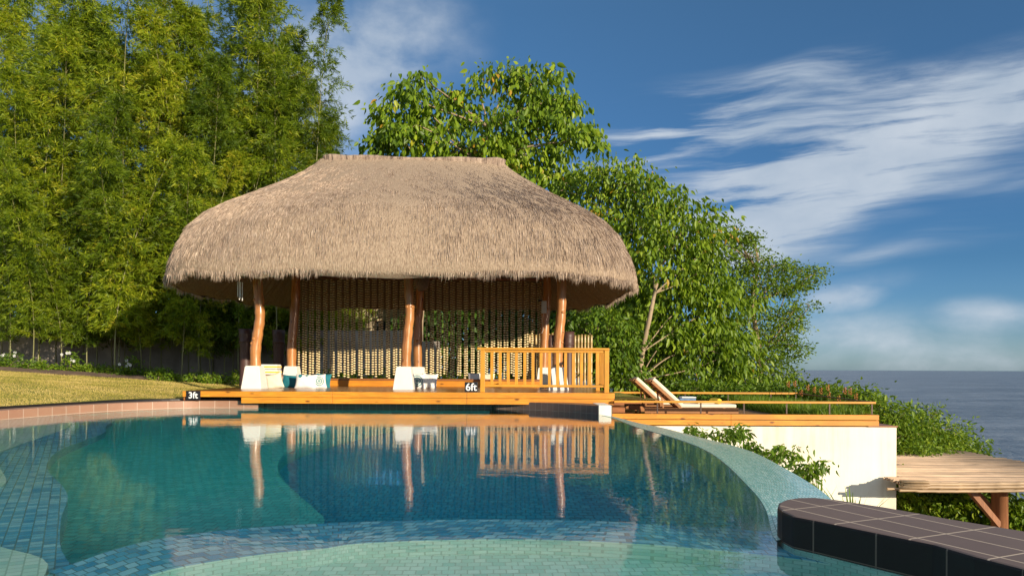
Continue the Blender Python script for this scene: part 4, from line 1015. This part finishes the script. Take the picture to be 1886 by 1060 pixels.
tree('broadleaf_tree', 'bright green large-leaved tree with a pale slanting trunk right of the roof', 'tree', [(1178,722,23.0),(1178,700,23.0),(1183,648,23.0),(1196,585,23.1),(1205,540,23.6),(1216,490,24.6),(1225,430,25.2),(1220,390,25.4)], .10,
     [(1125,322,26,50,26),(1075,345,27,40,30),(1180,352,25.5,50,36),(1110,385,26,55,45),(1240,385,25,44,34),(1170,430,25,60,40),(1250,440,24.6,55,40),(1305,425,25,30,34),(1210,500,24.6,70,44),(1290,500,24.8,56,46),(1145,500,25.5,50,50),(1330,560,25,55,50),(1250,570,24.6,70,40),(1150,575,25.6,50,40),(1300,640,24.2,70,50),(1240,650,24.4,50,44),(1350,650,24.6,50,45),(1280,700,23.6,70,30),(1210,705,24.2,40,28),(1160,395,26,36,30),(1370,700,24,50,26),(1130,650,25.4,44,60)],
     1050, 18, .23, .42, 'l_tree', 202, dry=.008, hang=1.4)
tree('small_leaved_tree', 'finer-leaved tree with flat outer branches reaching toward the sea', 'tree', [(1395,735,27),(1400,660,27),(1385,560,27),(1395,500,27)], .14,
     [(1340,438,27.5,38,18),(1372,470,27,44,28),(1420,492,27,40,16),(1470,498,27,34,9),(1502,502,27,16,6),(1400,530,27,56,34),(1345,520,27.5,50,40),(1450,530,27,28,10),(1490,565,26.6,26,6),(1440,600,27,40,36),(1380,600,27,55,46),(1452,640,26.6,32,20),(1400,670,26.6,60,36),(1430,700,26.4,50,22),(1465,608,26.8,12,10),(1480,520,27,24,8),(1360,440,27.4,18,12)],
     640, 26, .115, .5, 'l_fine', 303, sig=.18, hang=.15)
tree('leafy_shrub', 'dark bushy shrub behind the right end of the deck', 'shrub', [(1105,735,22.8),(1105,700,22.8),(1108,640,22.8)], .06,
     [(1080,590,23.6,30,28),(1120,610,23,32,34),(1150,650,22.8,26,36),(1105,660,22.9,34,30),(1135,700,22.4,34,24),(1160,600,23.6,20,24)], 190, 20, .19, .45, 'l_shrub', 404)
D_ = 'dense dark tree standing behind the bamboo and the boundary wall'
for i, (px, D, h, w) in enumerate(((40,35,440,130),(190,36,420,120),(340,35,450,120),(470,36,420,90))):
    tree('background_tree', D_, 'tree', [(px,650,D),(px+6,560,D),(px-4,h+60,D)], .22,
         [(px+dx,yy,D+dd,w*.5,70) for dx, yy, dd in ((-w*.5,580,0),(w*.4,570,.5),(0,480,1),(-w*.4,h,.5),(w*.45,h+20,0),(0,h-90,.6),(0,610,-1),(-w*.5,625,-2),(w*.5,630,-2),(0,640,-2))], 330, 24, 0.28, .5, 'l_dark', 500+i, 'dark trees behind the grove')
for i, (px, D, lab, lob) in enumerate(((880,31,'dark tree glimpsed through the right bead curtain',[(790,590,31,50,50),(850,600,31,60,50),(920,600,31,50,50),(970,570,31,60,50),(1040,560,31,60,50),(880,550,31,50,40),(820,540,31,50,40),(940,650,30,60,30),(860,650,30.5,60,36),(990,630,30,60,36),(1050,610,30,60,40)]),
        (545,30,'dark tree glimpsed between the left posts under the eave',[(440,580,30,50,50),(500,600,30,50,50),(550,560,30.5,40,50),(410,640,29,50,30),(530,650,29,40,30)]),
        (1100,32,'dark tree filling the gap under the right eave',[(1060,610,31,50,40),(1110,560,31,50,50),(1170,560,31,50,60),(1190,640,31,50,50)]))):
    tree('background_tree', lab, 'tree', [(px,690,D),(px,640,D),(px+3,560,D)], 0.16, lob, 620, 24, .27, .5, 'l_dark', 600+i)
# slope shrubs at the right
sh = [('round green shrub on the slope just beyond the terrace corner', 19.5, [(1590,735,28,20),(1570,725,20,12)]),
      ('broad green shrub spilling down the slope behind the cream wall corner', 18.5, [(1645,768,28,18),(1618,752,20,12),(1685,792,22,16)]),
      ('green shrub on the slope touching the upper edge of the reed roof', 19.5, [(1700,770,24,18),(1735,800,34,18),(1700,800,30,22)]),
      ('low green shrub farthest down the slope toward the sea', 20.5, [(1770,818,32,14),(1798,828,14,9)])]
for i, (lab, D, lb) in enumerate(sh):
    px, py = lb[0][0], lb[0][1]
    tree('slope_shrub', lab, 'shrub', [(px,py+110,D),(px,py+60,D),(px,py+15,D)], .05, [(x, y, D+.3*k, a, b) for k, (x, y, a, b) in enumerate(lb)]+[(px-10,py+45,D+.4,50,40),(px+25,py+70,D,45,35)], 300, 22, .12, .42, 'l_shrub', 700+i, 'shrubs on the slope toward the sea', sig=.17, hang=.5)
for i, (lab, D, lb) in enumerate((('leafy shrub under the reed roof next to the cream wall',16.2,[(1690,915,40,26),(1665,905,24,24),(1720,945,40,24)]),
                    ('leafy shrub under the reed roof behind the slanting braces',16.0,[(1770,925,40,26),(1800,960,34,20),(1750,955,34,20)]),
                    ('leafy shrub right of the pergola post',15.4,[(1870,955,26,22),(1862,925,14,14)]))):
    px, py = lb[0][0], lb[0][1]
    tree('slope_shrub', lab, 'shrub', [(px,py+70,D),(px,py+40,D),(px,py+10,D)], .05, [(x, y, D+.2*k, a, b) for k, (x, y, a, b) in enumerate(lb)]+[(px,py+60,D+.3,60,30)], 210, 22, .15, .42, 'l_shrub', 720+i, 'shrubs on the slope toward the sea', sig=.17, hang=.5)
tree('slope_shrub', 'low dark hedge-like shrub along the far side of the terrace', 'shrub', [(1400,760,22),(1400,745,22),(1400,730,22)], .05,
     [(1320,728,22,60,14),(1400,728,22,50,14),(1450,722,21.5,30,14),(1500,722,21.6,30,14),(1540,735,21,34,12),(1240,728,22.5,50,16),(1180,732,22.5,40,14)], 420, 22, .13, .45, 'l_shrub', 750, sig=.16, hang=.4)
# branches of plants growing below the weir, in front of the cream wall
br = [('long leafy branch rising over the weir edge, highest on the cream wall', 12.4, [(1345,800,22,9),(1310,802,22,8),(1355,792,9,8),(1285,794,14,5)]),
      ('short leafy sprig between the highest branch and the big-leaved sprigs', 11.8, [(1385,824,12,5),(1372,820,9,4)]),
      ('leafy sprig with drooping leaves in the middle of the cream wall', 11.4, [(1440,840,20,9),(1462,832,9,8),(1420,842,12,6)]),
      ('leafy sprig with drooping leaves lowest on the cream wall', 11.0, [(1485,866,18,10),(1505,856,13,6),(1494,880,8,9)])]
for i, (lab, D, lb) in enumerate(br):
    x, y = lb[0][0], lb[0][1]
    tree('leafy_plant', lab, 'plant', [(x-40,y+190,D),(x-25,y+90,D),(x-6,y+12,D)], .022, [(a, b, D+.1*k, c, d) for k, (a, b, c, d) in enumerate(lb)], 15, 10, .125, .34, 'l_shrub', 800+i, 'plants growing up in front of the cream wall', sig=.075, hang=.6)
def spiky(px, py, D, n, h, lab, grp):
    b = P(px, py, D); e = empty('spiky_plant', b); tag(e, lab, 'plant', grp); rr = random.Random(int(px))
    m = MB()
    for i in range(n):
        a = rr.uniform(0, 2*PI); t = rr.uniform(.15,.75); hh = h*rr.uniform(.7,1.1); dx, dy = math.cos(a), math.sin(a); rows = []
        for q in (0,.25,.5,.75,1):
            r = t*hh*q*1.0; z = hh*(q-.25*q*q*t); w = .028*(1-q)*(.5+q*1.6)+.002
            rows.append([(dx*r-dy*w, dy*r+dx*w, z), (dx*r, dy*r, z-.012*(1-q)), (dx*r+dy*w, dy*r-dx*w, z)])
        m.grid(rows)
    me = m.build('leaves', M['l_shrub'], e, True); a_ = me.data.attributes.new('rnd','FLOAT','FACE'); a_.data.foreach_set('value', [.55]*len(me.data.polygons))
spiky(1572, 985, 12.2, 16, .95, 'plant with long stiff sword leaves low in front of the cream wall', None)
spiky(1512, 955, 11.5, 7, .75, 'small plant with thin upright blades beside the parapet tip', None)
# flower stalks and grass of the terrace bed
fl = [(1452,700,20),(1464,699,20),(1476,716,20),(1488,706,19.4),(1500,710,19),(1512,712,18.8),(1525,706,18.4),(1527,720,18.4),(1556,711,17.4),(1566,712,17.2),(1577,722,17),(1545,726,17.6)]
for i, (x, y, D) in enumerate(fl):
    b = P(x, 756-(D-17)*2, D); t = P(x, y, D)
    e = empty('flower_stalk', b); tag(e, 'thin upright stalk with an orange-pink flower head beyond the terrace rail', 'flower', 'orange flowers beyond the terrace'); h = t.z-b.z
    m = MB(); m.tube([(0,0,0),(.02,0,h*.5),(.0,0,h)], [.010,.008,.006], 5); m.build('stem', M['l_shrub'], e, True)
    m = MB()
    for k in range(9):
        a = k*2.4; z = h-.02-.016*k; m.tube([(0,0,z),(.03*math.cos(a),.03*math.sin(a),z-.02),(.045*math.cos(a),.045*math.sin(a),z-.06)], [.003,.006,.002], 4)
    m.build('flower_head', M['petalo'], e, True)
rg = np.random.default_rng(77); n = 9000
X = rg.uniform(P(1452,0,18).x-.6, 7.55, n); D = rg.uniform(14.8, 21.5, n); B = np.stack([X, D, np.full(n, -.27)], 1)
k = X > 6.1+.18*(21-D)*0+ (D-14.8)*-.02; B = B[k]; n = len(B)
me = leafmesh('ornamental_grass', B, rg.normal(0,.4,(n,3))+np.array([0,0,1.2]), rg.uniform(.2,.46,n), rg.uniform(.012,.022,n), rg.normal(.5,.2,n), True, .1, 5)
me.materials.append(M['l_shrub']); tag(link('ornamental_grass', me), 'tufty green ornamental grass filling the sea end of the terrace', 'grass', None, 'stuff')
m = MB(); m.box(P(1480,0,14.4).x+.01, TR-.045, 14.46, 20.6, -.30, -.25); struct(m.build('terrace_soil', M['soil']))
# border plants at the foot of the bamboo
for i in range(22):
    px = 5+i*20+random.uniform(-7,7); D = 22.3+random.uniform(-.5,.3); x = P(px,0,D).x; z = lawn_z(x, D); y0 = yh(px)+(CH-z)*F/D
    wflow = i in (1,6,12); hgt = random.uniform(9,20)+(16 if wflow else 0)
    lab = 'small white-flowered plant at the foot of the bamboo' if wflow else 'low green border plant at the foot of the bamboo'
    e = tree('border_plant', lab, 'plant', [(px,y0+1,D),(px+1,y0-hgt*.4,D),(px,y0-hgt*.8,D)], .012, [(px,y0-hgt*.4,D,15,hgt*.45),(px+4,y0-hgt*.8,D,9,hgt*.3)], 26, 12, .10, .42, 'l_shrub', 900+i, 'white-flowered border plants' if wflow else 'green border plants', sig=.09, hang=.1)
    if wflow:
        for k in range(5):
            m = MB(); c = (random.uniform(-.25,.25), random.uniform(-.3,0), (hgt*random.uniform(.7,1.15))*D/F)
            for a in range(5): m.face([c, (c[0]+.05*math.cos(a*1.257), c[1]-.01, c[2]+.05*math.sin(a*1.257)), (c[0]+.05*math.cos(a*1.257+.8), c[1]-.01, c[2]+.05*math.sin(a*1.257+.8))])
            m.build('flower', M['petalw'], e)
for i in range(9):
    px = 590+i*48; D = 22.6; x = P(px,0,D).x; y0 = yh(px)+(CH-.2)*F/D
    tree('border_plant', 'low leafy plant growing behind the bench under the bead curtains', 'plant', [(px,y0+1,D),(px+1,y0-8,D),(px,y0-20,D)], .012, [(px,y0-14,D,26,14)], 34, 14, .13, .42, 'l_shrub', 950+i, 'plants behind the bench', sig=.12, hang=.1)
print('part3 ok')
